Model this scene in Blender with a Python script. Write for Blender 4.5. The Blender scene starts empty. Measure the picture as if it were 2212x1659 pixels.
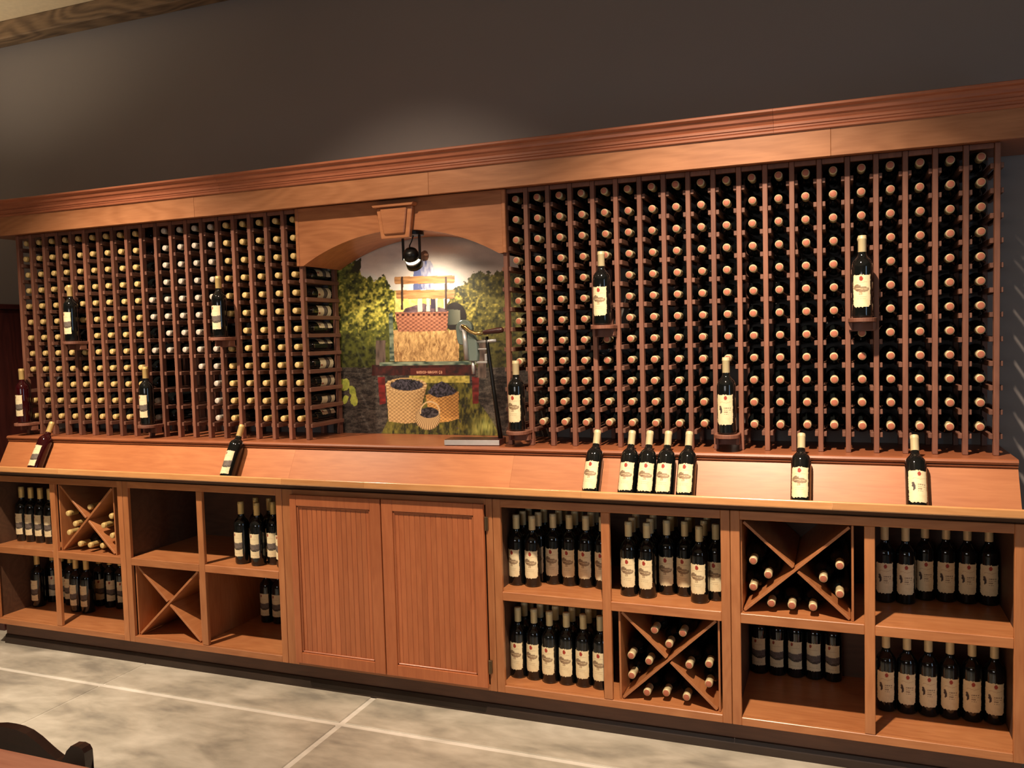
import bpy, bmesh, math, random
import numpy as np
from mathutils import Matrix, Vector

random.seed(7)
SC = bpy.context.scene
COL = SC.collection

# ------------------------------------------------------------------ camera
cam_d = bpy.data.cameras.new('camera')
cam = bpy.data.objects.new('camera', cam_d)
COL.objects.link(cam)
cam_d.sensor_width = 36.0
cam_d.lens = 1819.41 / 2212 * 36.0
cam_d.clip_start = 0.05
RM = [[0.93207727, 0.36122534, -0.02735349],
      [-0.00507866, -0.06247071, -0.99803388],
      [-0.36222392, 0.93038361, -0.05639299]]
cm = Matrix.Identity(4)
for r in range(3):
    cm[r][0] = RM[0][r]
    cm[r][1] = -RM[1][r]
    cm[r][2] = -RM[2][r]
cm[0][3], cm[1][3], cm[2][3] = 1.925565, -3.524271, 1.658287
cam.matrix_world = cm
SC.camera = cam

# ------------------------------------------------------------------ world, exposure
SC.view_settings.view_transform = 'Standard'
SC.view_settings.look = 'None'
SC.view_settings.gamma = 1.0
SC.view_settings.use_curve_mapping = False
SC.view_settings.exposure = 0.0
w = bpy.data.worlds.new('world')
SC.world = w
w.use_nodes = True
w.node_tree.nodes['Background'].inputs[0].default_value = (0.55, 0.7, 1.0, 1)
w.node_tree.nodes['Background'].inputs[1].default_value = 0.5

# ------------------------------------------------------------------ lights
def spot(name, loc, target, power, color, size=1.2, blend=0.6, radius=0.04):
    d = bpy.data.lights.new(name, 'SPOT')
    d.energy = power
    d.color = color
    d.spot_size = size
    d.spot_blend = blend
    d.shadow_soft_size = radius
    o = bpy.data.objects.new(name, d)
    COL.objects.link(o)
    o.location = loc
    o.rotation_euler = (Vector(target) - Vector(loc)).to_track_quat('-Z', 'Y').to_euler()
    return o

def area(name, loc, target, power, color, sx, sy):
    d = bpy.data.lights.new(name, 'AREA')
    d.shape = 'RECTANGLE'
    d.size = sx
    d.size_y = sy
    d.energy = power
    d.color = color
    o = bpy.data.objects.new(name, d)
    COL.objects.link(o)
    o.location = loc
    o.rotation_euler = (Vector(target) - Vector(loc)).to_track_quat('-Z', 'Y').to_euler()
    return o

WARM = (1.0, 0.80, 0.60)
spot('track_spot', (1.44, -1.60, 3.42), (1.58, -0.2, 0.68), 660, WARM, 1.30, 1.0)
spot('track_spot', (-1.5, -1.60, 3.42), (-1.50, -0.2, 0.68), 570, WARM, 1.30, 1.0)
spot('track_spot', (-0.05, -1.60, 3.42), (-0.05, -0.05, 1.85), 140, WARM, 1.05, 1.0)
for lx, ly, pw in ((-1.8, -1.7, 260), (-0.1, -2.5, 150), (1.6, -2.3, 60), (-1.8, -4.8, 160), (1.8, -5.0, 160)):
    spot('room_fill_spot', (lx, ly, 3.55), (lx, ly, 0), pw, (1.0, 0.88, 0.72), 1.0, 0.8, 0.08)  # unseen lamps added to brighten the floor, table and room
spot('ceiling_fill_spot', (-3.6, -1.3, 2.3), (-2.9, -0.4, 3.63), 95, (1.0, 0.84, 0.62), 1.3, 1.0, 0.06)  # unseen lamp added to brighten the ceiling corner
area('window_daylight', (4.93, -3.4, 1.6), (0, -2.6, 1.6), 17, (0.50, 0.74, 1.0), 0.9, 2.0)
area('front_fill_area', (0.4, -6.9, 1.9), (0.4, 0, 1.7), 30, (1.0, 0.95, 0.88), 2.4, 1.2)  # soft fill added behind the camera to light the racks from the front

# ------------------------------------------------------------------ materials
def new_mat(name):
    m = bpy.data.materials.new(name)
    m.use_nodes = True
    nt = m.node_tree
    b = nt.nodes['Principled BSDF']
    return m, nt, b

def lin(r, g, b):
    def f(c):
        c /= 255.0
        return c / 12.92 if c <= 0.04045 else ((c + 0.055) / 1.055) ** 2.4
    return (f(r), f(g), f(b), 1.0)

def plain(name, col, rough=0.5, metal=0.0, coat=0.0, spec=0.5):
    m, nt, b = new_mat(name)
    tc = nt.nodes.new('ShaderNodeTexCoord')
    no = nt.nodes.new('ShaderNodeTexNoise')
    no.inputs['Scale'].default_value = 35
    nt.links.new(tc.outputs['Object'], no.inputs['Vector'])
    mx = nt.nodes.new('ShaderNodeMix')
    mx.data_type = 'RGBA'
    mx.inputs[6].default_value = tuple(c * 0.88 for c in col[:3]) + (1,)
    mx.inputs[7].default_value = tuple(min(1, c * 1.1) for c in col[:3]) + (1,)
    nt.links.new(no.outputs['Fac'], mx.inputs[0])
    nt.links.new(mx.outputs[2], b.inputs['Base Color'])
    b.inputs['Roughness'].default_value = rough
    b.inputs['Metallic'].default_value = metal
    b.inputs['Coat Weight'].default_value = coat
    b.inputs['Specular IOR Level'].default_value = spec
    return m

def wood(name, light, dark, axis='X', rough=0.4, coat=0.2, figure=0.10, vary=0.10, blotch=2.6):
    """stained board wood: long grain along one world axis, soft blotches, wavy figure"""
    m, nt, b = new_mat(name)
    N, L = nt.nodes, nt.links
    geo = N.new('ShaderNodeNewGeometry')
    oi = N.new('ShaderNodeObjectInfo')
    off = N.new('ShaderNodeVectorMath'); off.operation = 'MULTIPLY_ADD'
    off.inputs[1].default_value = (7.3, 3.1, 5.7)
    L.new(oi.outputs['Random'], off.inputs[0])
    L.new(geo.outputs['Position'], off.inputs[2])
    sc = {'X': (1.0, 9.0, 9.0), 'Y': (9.0, 1.0, 9.0), 'Z': (9.0, 9.0, 1.0)}[axis]
    mp = N.new('ShaderNodeMapping'); mp.inputs['Scale'].default_value = sc
    L.new(off.outputs[0], mp.inputs['Vector'])
    grain = N.new('ShaderNodeTexNoise')
    grain.inputs['Scale'].default_value = 9.0
    grain.inputs['Detail'].default_value = 6.0
    grain.inputs['Distortion'].default_value = 0.4
    L.new(mp.outputs[0], grain.inputs['Vector'])
    mp2 = N.new('ShaderNodeMapping')
    mp2.inputs['Scale'].default_value = {'X': (0.9, 3.2, 3.2), 'Y': (3.2, 0.9, 3.2), 'Z': (3.2, 3.2, 0.9)}[axis]
    L.new(off.outputs[0], mp2.inputs['Vector'])
    fn = N.new('ShaderNodeTexNoise')
    fn.inputs['Scale'].default_value = 1.7
    fn.inputs['Detail'].default_value = 1.0
    fn.inputs['Distortion'].default_value = 0.25
    L.new(mp2.outputs[0], fn.inputs['Vector'])
    fm = N.new('ShaderNodeMath'); fm.operation = 'MULTIPLY'; fm.inputs[1].default_value = 62.0
    L.new(fn.outputs['Fac'], fm.inputs[0])
    fs = N.new('ShaderNodeMath'); fs.operation = 'SINE'
    L.new(fm.outputs[0], fs.inputs[0])
    fig = N.new('ShaderNodeMath'); fig.operation = 'MULTIPLY_ADD'
    fig.inputs[1].default_value = 0.5; fig.inputs[2].default_value = 0.5
    L.new(fs.outputs[0], fig.inputs[0])
    bl = N.new('ShaderNodeTexNoise')
    bl.inputs['Scale'].default_value = blotch
    bl.inputs['Detail'].default_value = 2.0
    L.new(off.outputs[0], bl.inputs['Vector'])
    # weighted sum
    m1 = N.new('ShaderNodeMath'); m1.operation = 'MULTIPLY'; m1.inputs[1].default_value = 0.55
    L.new(grain.outputs['Fac'], m1.inputs[0])
    m2 = N.new('ShaderNodeMath'); m2.operation = 'MULTIPLY_ADD'; m2.inputs[1].default_value = figure
    L.new(fig.outputs[0], m2.inputs[0]); L.new(m1.outputs[0], m2.inputs[2])
    m3 = N.new('ShaderNodeMath'); m3.operation = 'MULTIPLY_ADD'; m3.inputs[1].default_value = 0.5
    L.new(bl.outputs['Fac'], m3.inputs[0]); L.new(m2.outputs[0], m3.inputs[2])
    ramp = N.new('ShaderNodeValToRGB')
    ramp.color_ramp.elements[0].position = 0.28
    ramp.color_ramp.elements[0].color = dark
    ramp.color_ramp.elements[1].position = 0.92
    ramp.color_ramp.elements[1].color = light
    L.new(m3.outputs[0], ramp.inputs[0])
    hsv = N.new('ShaderNodeHueSaturation')
    mr = N.new('ShaderNodeMapRange')
    mr.inputs['To Min'].default_value = 1 - vary
    mr.inputs['To Max'].default_value = 1 + vary
    L.new(oi.outputs['Random'], mr.inputs['Value'])
    L.new(mr.outputs[0], hsv.inputs['Value'])
    L.new(ramp.outputs[0], hsv.inputs['Color'])
    L.new(hsv.outputs[0], b.inputs['Base Color'])
    b.inputs['Roughness'].default_value = rough
    b.inputs['Coat Weight'].default_value = coat
    b.inputs['Coat Roughness'].default_value = 0.22
    bp = N.new('ShaderNodeBump')
    bp.inputs['Strength'].default_value = 0.05
    bp.inputs['Distance'].default_value = 0.002
    L.new(grain.outputs['Fac'], bp.inputs['Height'])
    L.new(bp.outputs[0], b.inputs['Normal'])
    return m

CAB_L, CAB_D = lin(196, 132, 84), lin(158, 94, 54)
M = {}
for ax in 'XYZ':
    M['cab' + ax] = wood('cabinet_maple_' + ax.lower(), CAB_L, CAB_D, ax)
M['lip'] = wood('lip_board_maple', lin(232, 174, 116), lin(198, 134, 80), 'X', rough=0.25, coat=1.0, figure=0.05, vary=0.14)
M['lip'].node_tree.nodes['Principled BSDF'].inputs['Coat Roughness'].default_value = 0.09
M['slope'] = wood('display_board_maple', lin(210, 138, 88), lin(176, 104, 62), 'X', figure=0.08)
M['fascia'] = wood('fascia_maple', lin(192, 132, 90), lin(152, 96, 60), 'X', figure=0.16, vary=0.06)
M['crown'] = wood('crown_moulding_wood', lin(192, 120, 86), lin(152, 86, 58), 'X', figure=0.05, vary=0.06)
M['arch'] = wood('arch_maple', lin(200, 134, 88), lin(156, 94, 58), 'X', figure=0.14, vary=0.05)
M['door'] = wood('door_maple', lin(194, 118, 74), lin(160, 88, 52), 'Z', figure=0.05)
M['ledge'] = wood('ledge_cherry', lin(176, 108, 70), lin(138, 76, 46), 'X', figure=0.08)
M['rack'] = wood('rack_redwood', lin(148, 98, 76), lin(104, 64, 50), 'Z', rough=0.55, coat=0.0, figure=0.1, vary=0.22)
M['rail'] = wood('rack_rail_redwood', lin(138, 94, 74), lin(96, 62, 50), 'Y', rough=0.55, coat=0.0, figure=0.1, vary=0.15)
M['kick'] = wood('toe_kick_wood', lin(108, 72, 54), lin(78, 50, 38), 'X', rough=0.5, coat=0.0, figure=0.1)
M['shoe_lip_shade'] = wood('shoe_and_lip_shade_wood', lin(62, 46, 36), lin(42, 30, 24), 'X', rough=0.5, coat=0.0, figure=0.1)  # base shoe wood; on the trough board its dark tone stands for shade
M['beam'] = wood('rough_beam_wood', lin(136, 110, 82), lin(64, 48, 36), 'X', rough=0.8, coat=0.0, figure=0.3)
M['table'] = wood('table_cherry', lin(226, 156, 124), lin(186, 114, 88), 'X', figure=0.12)
M['chair'] = wood('chair_dark_walnut', lin(66, 36, 28), lin(34, 18, 14), 'X', rough=0.3, coat=0.5, figure=0.1)
M['mahog'] = wood('dark_mahogany', lin(78, 34, 28), lin(44, 18, 16), 'Z', rough=0.4, coat=0.2, figure=0.2)
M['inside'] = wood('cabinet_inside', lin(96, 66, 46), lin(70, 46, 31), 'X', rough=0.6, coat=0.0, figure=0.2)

M['glass'] = plain('dark_bottle_glass', (0.004, 0.005, 0.005, 1), 0.06, coat=0.3)
M['rose'] = plain('rose_bottle_glass', (0.028, 0.0015, 0.003, 1), 0.06, coat=0.3)
M['foil_cream'] = plain('cream_foil', lin(214, 196, 150), 0.42, metal=0.15)
M['foil_gold'] = plain('gold_foil', lin(210, 178, 112), 0.42, metal=0.25)
M['foil_pale'] = plain('pale_silver_foil', lin(196, 184, 164), 0.42, metal=0.25)
M['cap_copper'] = plain('copper_pink_cap', lin(180, 106, 80), 0.5, metal=0.1)
M['cap_gold'] = plain('gold_cap', lin(224, 194, 130), 0.45, metal=0.15)
M['cap_pale'] = plain('pale_cap', lin(212, 200, 182), 0.45, metal=0.15)
M['black'] = plain('black_metal', (0.012, 0.011, 0.010, 1), 0.35, metal=0.4)
M['steel'] = plain('brushed_steel', (0.62, 0.59, 0.55, 1), 0.35, metal=0.45)
M['brass'] = plain('brass', (0.60, 0.42, 0.16, 1), 0.25, metal=0.95)
M['bronze'] = plain('antique_bronze', (0.16, 0.11, 0.06, 1), 0.4, metal=0.8)
M['verdigris'] = plain('green_enamel_metal', (0.26, 0.32, 0.27, 1), 0.3, metal=0.25)
M['ceil'] = plain('cream_ceiling', lin(240, 220, 184), 0.8)
M['roomwall'] = plain('room_wall_paint', lin(176, 150, 118), 0.8)

def wall_mat():
    m, nt, b = new_mat('brown_wall_paint')
    N, L = nt.nodes, nt.links
    geo = N.new('ShaderNodeNewGeometry')
    n1 = N.new('ShaderNodeTexNoise'); n1.inputs['Scale'].default_value = 1.2; n1.inputs['Detail'].default_value = 3
    n2 = N.new('ShaderNodeTexNoise'); n2.inputs['Scale'].default_value = 260
    L.new(geo.outputs['Position'], n1.inputs['Vector']); L.new(geo.outputs['Position'], n2.inputs['Vector'])
    r = N.new('ShaderNodeValToRGB')
    r.color_ramp.elements[0].color = lin(122, 115, 113)
    r.color_ramp.elements[1].color = lin(134, 126, 122)
    L.new(n1.outputs['Fac'], r.inputs[0]); L.new(r.outputs[0], b.inputs['Base Color'])
    b.inputs['Roughness'].default_value = 0.55
    bp = N.new('ShaderNodeBump'); bp.inputs['Strength'].default_value = 0.06; bp.inputs['Distance'].default_value = 0.001
    L.new(n2.outputs['Fac'], bp.inputs['Height']); L.new(bp.outputs[0], b.inputs['Normal'])
    return m
M['wall'] = wall_mat()

def concrete(name, c0, c1, c2, scale=1.0):
    m, nt, b = new_mat(name)
    N, L = nt.nodes, nt.links
    geo = N.new('ShaderNodeNewGeometry')
    mp = N.new('ShaderNodeMapping'); mp.inputs['Scale'].default_value = (1.0, 2.1, 1.0)
    mp.inputs['Rotation'].default_value = (0, 0, 0.35)
    L.new(geo.outputs['Position'], mp.inputs['Vector'])
    n1 = N.new('ShaderNodeTexNoise'); n1.inputs['Scale'].default_value = 2.9 * scale; n1.inputs['Detail'].default_value = 5
    n1.inputs['Distortion'].default_value = 0.5; n1.inputs['Roughness'].default_value = 0.5
    n2 = N.new('ShaderNodeTexNoise'); n2.inputs['Scale'].default_value = 11 * scale; n2.inputs['Detail'].default_value = 6
    L.new(mp.outputs[0], n1.inputs['Vector']); L.new(mp.outputs[0], n2.inputs['Vector'])
    a = N.new('ShaderNodeMath'); a.operation = 'MULTIPLY_ADD'; a.inputs[1].default_value = 0.3
    L.new(n2.outputs['Fac'], a.inputs[0]); L.new(n1.outputs['Fac'], a.inputs[2])
    r = N.new('ShaderNodeValToRGB')
    e = r.color_ramp.elements
    e[0].position = 0.45; e[0].color = c0
    e[1].position = 0.85; e[1].color = c2
    x = e.new(0.63); x.color = c1
    L.new(a.outputs[0], r.inputs[0]); L.new(r.outputs[0], b.inputs['Base Color'])
    b.inputs['Roughness'].default_value = 0.42
    b.inputs['Coat Weight'].default_value = 0.15
    bp = N.new('ShaderNodeBump'); bp.inputs['Strength'].default_value = 0.08; bp.inputs['Distance'].default_value = 0.003
    L.new(n2.outputs['Fac'], bp.inputs['Height']); L.new(bp.outputs[0], b.inputs['Normal'])
    return m
M['slab'] = concrete('stained_concrete', lin(140, 134, 122), lin(174, 166, 150), lin(202, 194, 178))
M['joint'] = concrete('pale_joint_fill', lin(190, 184, 172), lin(214, 208, 196), lin(236, 230, 220))

def attr_mat(name, rough=0.6):
    m, nt, b = new_mat(name)
    a = nt.nodes.new('ShaderNodeAttribute'); a.attribute_name = 'paint'
    no = nt.nodes.new('ShaderNodeTexNoise'); no.inputs['Scale'].default_value = 160
    tc = nt.nodes.new('ShaderNodeTexCoord'); nt.links.new(tc.outputs['Object'], no.inputs['Vector'])
    mr = nt.nodes.new('ShaderNodeMapRange'); mr.inputs['To Min'].default_value = 0.94; mr.inputs['To Max'].default_value = 1.05
    nt.links.new(no.outputs['Fac'], mr.inputs['Value'])
    mu = nt.nodes.new('ShaderNodeVectorMath'); mu.operation = 'SCALE'
    nt.links.new(a.outputs['Color'], mu.inputs[0]); nt.links.new(mr.outputs[0], mu.inputs['Scale'])
    nt.links.new(mu.outputs[0], b.inputs['Base Color'])
    b.inputs['Roughness'].default_value = rough
    return m
M['mural'] = attr_mat('printed_mural', 0.55)
M['paper'] = attr_mat('printed_label_paper', 0.65)

def emis(name, col, s):
    m, nt, b = new_mat(name)
    b.inputs['Base Color'].default_value = col
    b.inputs['Emission Color'].default_value = col
    b.inputs['Emission Strength'].default_value = s
    return m
M['bulb'] = emis('lit_bulb', (1.0, 0.85, 0.62, 1), 14)

# ------------------------------------------------------------------ mesh helpers
class MB:
    def __init__(self):
        self.v, self.f = [], []
    def add(self, vs, fs):
        n = len(self.v)
        self.v += [tuple(p) for p in vs]
        self.f += [tuple(i + n for i in f) for f in fs]
        return self
    def box(self, x0, x1, y0, y1, z0, z1):
        vs = [(x0, y0, z0), (x1, y0, z0), (x1, y1, z0), (x0, y1, z0), (x0, y0, z1), (x1, y0, z1), (x1, y1, z1), (x0, y1, z1)]
        fs = [(0, 3, 2, 1), (4, 5, 6, 7), (0, 1, 5, 4), (1, 2, 6, 5), (2, 3, 7, 6), (3, 0, 4, 7)]
        return self.add(vs, fs)
    def prismX(self, prof, x0, x1):
        """closed (y,z) profile swept along x"""
        n = len(prof)
        vs = [(x0, y, z) for y, z in prof] + [(x1, y, z) for y, z in prof]
        fs = [(i, (i + 1) % n, n + (i + 1) % n, n + i) for i in range(n)]
        fs += [tuple(range(n - 1, -1, -1)), tuple(range(n, 2 * n))]
        return self.add(vs, fs)
    def prismY(self, prof, y0, y1):
        n = len(prof)
        vs = [(x, y0, z) for x, z in prof] + [(x, y1, z) for x, z in prof]
        fs = [(i, n + i, n + (i + 1) % n, (i + 1) % n) for i in range(n)]
        fs += [tuple(range(n)), tuple(range(2 * n - 1, n - 1, -1))]
        return self.add(vs, fs)
    def prismZ(self, prof, z0, z1):
        n = len(prof)
        vs = [(x, y, z0) for x, y in prof] + [(x, y, z1) for x, y in prof]
        fs = [(i, (i + 1) % n, n + (i + 1) % n, n + i) for i in range(n)]
        fs += [tuple(range(n - 1, -1, -1)), tuple(range(n, 2 * n))]
        return self.add(vs, fs)
    def lathe(self, prof, seg=20, axis_o=(0, 0, 0), cap0=True, cap1=True):
        ox, oy, oz = axis_o
        vs, fs = [], []
        for r, z in prof:
            for k in range(seg):
                a = 2 * math.pi * k / seg
                vs.append((ox + r * math.cos(a), oy + r * math.sin(a), oz + z))
        for i in range(len(prof) - 1):
            for k in range(seg):
                k2 = (k + 1) % seg
                fs.append((i * seg + k, i * seg + k2, (i + 1) * seg + k2, (i + 1) * seg + k))
        if cap0: fs.append(tuple(range(seg - 1, -1, -1)))
        if cap1: fs.append(tuple(range((len(prof) - 1) * seg, len(prof) * seg)))
        return self.add(vs, fs)
    def tube(self, pts, rad, seg=10):
        pts = [Vector(p) for p in pts]
        if not hasattr(rad, '__len__'): rad = [rad] * len(pts)
        vs, fs = [], []
        up = Vector((0, 0, 1))
        for i, p in enumerate(pts):
            t = (pts[min(i + 1, len(pts) - 1)] - pts[max(i - 1, 0)]).normalized()
            ref = up if abs(t.dot(up)) < 0.95 else Vector((1, 0, 0))
            s = t.cross(ref).normalized(); u = s.cross(t)
            for k in range(seg):
                a = 2 * math.pi * k / seg
                vs.append(p + s * (rad[i] * math.cos(a)) + u * (rad[i] * math.sin(a)))
        for i in range(len(pts) - 1):
            for k in range(seg):
                k2 = (k + 1) % seg
                fs.append((i * seg + k, (i + 1) * seg + k, (i + 1) * seg + k2, i * seg + k2))
        fs.append(tuple(range(seg))); fs.append(tuple(range(len(pts) * seg - 1, (len(pts) - 1) * seg - 1, -1)))
        return self.add(vs, fs)
    def mesh(self, name, mat, bevel=0.0, smooth=False, segs=1):
        me = bpy.data.meshes.new(name)
        me.from_pydata(self.v, [], self.f)
        bm = bmesh.new(); bm.from_mesh(me)
        bmesh.ops.recalc_face_normals(bm, faces=bm.faces[:])
        if bevel > 0:
            es = [e for e in bm.edges if len(e.link_faces) == 2 and e.calc_face_angle(0) > 0.5]
            bmesh.ops.bevel(bm, geom=es, offset=bevel, segments=segs, affect='EDGES', profile=0.6, clamp_overlap=True)
        bm.to_mesh(me); bm.free()
        if smooth:
            me.polygons.foreach_set('use_smooth', [True] * len(me.polygons))
        me.materials.append(mat)
        return me

def link(name, me, parent=None, loc=None):
    o = bpy.data.objects.new(name, me)
    COL.objects.link(o)
    if parent is not None:
        o.parent = parent
    if loc is not None:
        o.location = loc
    return o

def part(name, mb, mat, parent, bevel=0.0015, smooth=False, label=None, segs=1):
    """mesh given in world space, made a child of an unrotated parent"""
    o = link(name, mb.mesh(name, mat, bevel, smooth, segs), parent)
    p, off = parent, Vector((0, 0, 0))
    while p is not None:
        off += p.location
        p = p.parent
    o.location = -off if parent.type == 'EMPTY' and parent.parent is None else Vector((0, 0, 0)) - off
    if label: o['label'] = label
    return o

def tag(o, label=None, cat=None, group=None, kind=None):
    if label: o['label'] = label
    if cat: o['category'] = cat
    if group: o['group'] = group
    if kind: o['kind'] = kind
    return o

def thing(name, loc, label, cat, group=None):
    o = bpy.data.objects.new(name, None)
    COL.objects.link(o)
    o.location = loc
    o.empty_display_size = 0.05
    return tag(o, label, cat, group)

def struct(name, mb, mat, bevel=0.0):
    return tag(link(name, mb.mesh(name, mat, bevel)), kind='structure')

ORD = ['first', 'second', 'third', 'fourth', 'fifth', 'sixth', 'seventh', 'eighth', 'ninth', 'tenth', 'eleventh', 'twelfth',
       'thirteenth', 'fourteenth', 'fifteenth', 'sixteenth', 'seventeenth', 'eighteenth', 'nineteenth', 'twentieth']

# ------------------------------------------------------------------ room shell
YW = 0.316      # face of the wall behind the wine display
ZC = 3.63
struct('wall_back', MB().box(-6, 5, YW, YW + 0.15, -0.1, ZC + 0.1), M['wall'])
struct('wall_left', MB().box(-6.15, -6, -7, YW, -0.1, ZC + 0.1), M['roomwall'])
struct('wall_front', MB().box(-6, -0.8, -7.15, -7, -0.1, ZC + 0.1).box(1.6, 5, -7.15, -7, -0.1, ZC + 0.1)
       .box(-0.8, 1.6, -7.15, -7, -0.1, 1.3).box(-0.8, 1.6, -7.15, -7, 2.5, ZC + 0.1), M['roomwall'])
struct('window_2', MB().box(-0.8, -0.75, -7.1, -7.04, 1.3, 2.5).box(1.55, 1.6, -7.1, -7.04, 1.3, 2.5).box(0.375, 0.425, -7.1, -7.04, 1.35, 2.45)
       .box(-0.75, 1.55, -7.1, -7.04, 1.3, 1.35).box(-0.75, 1.55, -7.1, -7.04, 2.45, 2.5), M['roomwall'])
# right-hand wall with a tall window
struct('wall_right', MB().box(5, 5.15, -7, -3.9, -0.1, ZC + 0.1).box(5, 5.15, -2.9, YW, -0.1, ZC + 0.1)
       .box(5, 5.15, -3.9, -2.9, -0.1, 0.55).box(5, 5.15, -3.9, -2.9, 2.65, ZC + 0.1), M['roomwall'])
struct('window_1', MB().box(5.02, 5.08, -3.9, -3.86, 0.55, 2.65).box(5.02, 5.08, -2.94, -2.9, 0.55, 2.65)
       .box(5.02, 5.08, -3.86, -2.94, 0.55, 0.59).box(5.02, 5.08, -3.86, -2.94, 2.61, 2.65), M['roomwall'])
struct('ceiling', MB().box(-6, 5, -7, YW, ZC, ZC + 0.12), M['ceil'])
struct('trim_1', MB().box(-6, 5, 0.2, YW, ZC - 0.105, ZC - 0.001), M['beam'], 0.006)

floor = struct('floor', MB().box(-6, 5, -7, YW, -0.12, -0.004), M['joint'])
xs = [(-6, 0), (-4.21, .005), (-2.84, .005), (-1.47, .004), (-0.1, .014), (3.2, .005), (5, 0)]
ys = [(-7, 0), (-5.2, .01), (-3.6, .012), (-2.05, .012), (-0.485, .014), (YW, 0)]
for i in range(len(xs) - 1):
    for j in range(len(ys) - 1):
        part('slab', MB().box(xs[i][0] + xs[i][1], xs[i + 1][0] - xs[i + 1][1], ys[j][0] + ys[j][1], ys[j + 1][0] - ys[j + 1][1], -0.03, 0.0), M['slab'], floor, 0.003)

# ------------------------------------------------------------------ lower cabinets
YF = -0.24           # face plane of the cabinets
ZB, ZS, ZT = 0.157, 0.568, 0.934   # bottom shelf, middle shelf, underside of top rail
YB = 0.295           # inside back
def open_cabinet(x0, x1, label):
    t = thing('open_wine_cabinet', ((x0 + x1) / 2, 0, 0.125), label, 'cabinet', 'open cubby cabinets')
    st = 0.035
    xm = (x0 + x1) / 2
    for xa, xb in ((x0, x0 + 0.018), (x1 - 0.018, x1)):
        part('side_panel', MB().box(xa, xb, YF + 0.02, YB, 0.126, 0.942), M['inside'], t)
    part('stile', MB().box(x0, x0 + st, YF, YF + 0.02, 0.125, 0.968), M['cabZ'], t, 0.002)
    part('stile', MB().box(x1 - st, x1, YF, YF + 0.02, 0.125, 0.968), M['cabZ'], t, 0.002)
    part('center_stile', MB().box(xm - 0.018, xm + 0.018, YF, YF + 0.02, 0.158, ZT), M['cabZ'], t, 0.002)
    part('top_rail', MB().box(x0 + st, x1 - st, YF, YF + 0.02, ZT, 0.968), M['cabX'], t, 0.002)
    part('bottom_rail', MB().box(x0 + st, x1 - st, YF, YF + 0.02, 0.125, ZB), M['cabX'], t, 0.002)
    for xa, xb in ((x0 + st, xm - 0.018), (xm + 0.018, x1 - st)):
        part('shelf_rail', MB().box(xa, xb, YF, YF + 0.02, 0.53, ZS), M['cabX'], t, 0.002)
    part('shelf', MB().box(x0 + 0.019, x1 - 0.019, YF + 0.02, YB, 0.55, ZS), M['cabX'], t, 0)
    part('bottom_shelf', MB().box(x0 + 0.019, x1 - 0.019, YF + 0.02, YB, 0.137, ZB), M['cabX'], t, 0)
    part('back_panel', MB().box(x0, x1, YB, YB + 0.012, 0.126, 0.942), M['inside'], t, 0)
    return t

open_cabinet(-2.52, -1.531, 'open four-cubby maple cabinet at far end under the gold-capped rack')
open_cabinet(-1.529, -0.541, 'open four-cubby maple cabinet between gold-capped end cabinet and beadboard doors')
open_cabinet(0.541, 1.529, 'open four-cubby maple cabinet packed with bottles beside the beadboard doors')
open_cabinet(1.531, 2.52, 'open four-cubby maple cabinet at far end under the copper-capped rack')

# cabinet with two beadboard doors
t = thing('door_cabinet', (0, 0, 0.125), 'maple base cabinet with two beadboard doors below the mural niche', 'cabinet')
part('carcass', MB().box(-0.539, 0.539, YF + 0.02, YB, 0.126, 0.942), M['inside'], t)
part('stile', MB().box(-0.539, -0.478, YF, YF + 0.019, 0.125, 0.968), M['cabZ'], t, 0.002)
part('stile', MB().box(0.508, 0.539, YF, YF + 0.019, 0.125, 0.968), M['cabZ'], t, 0.002)
part('top_rail', MB().box(-0.478, 0.508, YF, YF + 0.019, 0.94, 0.968), M['cabX'], t, 0.002)
part('bottom_rail', MB().box(-0.478, 0.508, YF, YF + 0.019, 0.125, 0.15), M['cabX'], t, 0.002)
def door(x0, x1, px0, px1):
    z0, z1, pz0, pz1 = 0.143, 0.947, 0.195, 0.895
    y0, y1 = YF - 0.021, YF - 0.001
    d = part('door', MB().box(x0, px0, y0, y1, z0, z1).box(px1, x1, y0, y1, z0, z1)
             .box(px0, px1, y0, y1, z0, pz0).box(px0, px1, y0, y1, pz1, z1), M['door'], t, 0.003, segs=2)
    n = 15
    wd = (px1 - px0) / n
    for k in range(n):
        a = px0 + k * wd
        part('beadboard_plank', MB().box(a + 0.0004, a + wd - 0.0004, y0 + 0.011, y1 - 0.001, pz0, pz1), M['door'], d, 0.0014)
    part('panel_moulding', MB().box(px0, px1, y0 + 0.005, y1 - 0.004, pz1 - 0.008, pz1)
         .box(px0, px1, y0 + 0.005, y1 - 0.004, pz0, pz0 + 0.008)
         .box(px0, px0 + 0.008, y0 + 0.005, y1 - 0.004, pz0, pz1)
         .box(px1 - 0.008, px1, y0 + 0.005, y1 - 0.004, pz0, pz1), M['door'], d, 0.002)
    return d
door(-0.482, 0.002, -0.446, -0.052)
door(0.008, 0.505, 0.064, 0.458)
for hz in (0.862, 0.235):
    h = MB().box(0.507, 0.522, YF - 0.012, YF, hz - 0.028, hz + 0.028)
    h.lathe([(0.005, -0.03), (0.005, 0.03)], 10, (0.512, YF - 0.012, hz))
    part('hinge', h, M['bronze'], t, 0.001, label='small antique bronze hinge')

# toe kick
t = thing('toe_kick', (0, -0.19, 0), 'dark brown toe kick board running along floor under the cabinets', 'toe kick')
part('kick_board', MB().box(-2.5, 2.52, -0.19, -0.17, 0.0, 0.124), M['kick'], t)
part('base_shoe', MB().prismX([(-0.205, 0.0), (-0.19, 0.0), (-0.19, 0.05), (-0.196, 0.048), (-0.203, 0.03)], -2.5, 2.52), M['shoe_lip_shade'], t, 0.001)

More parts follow.
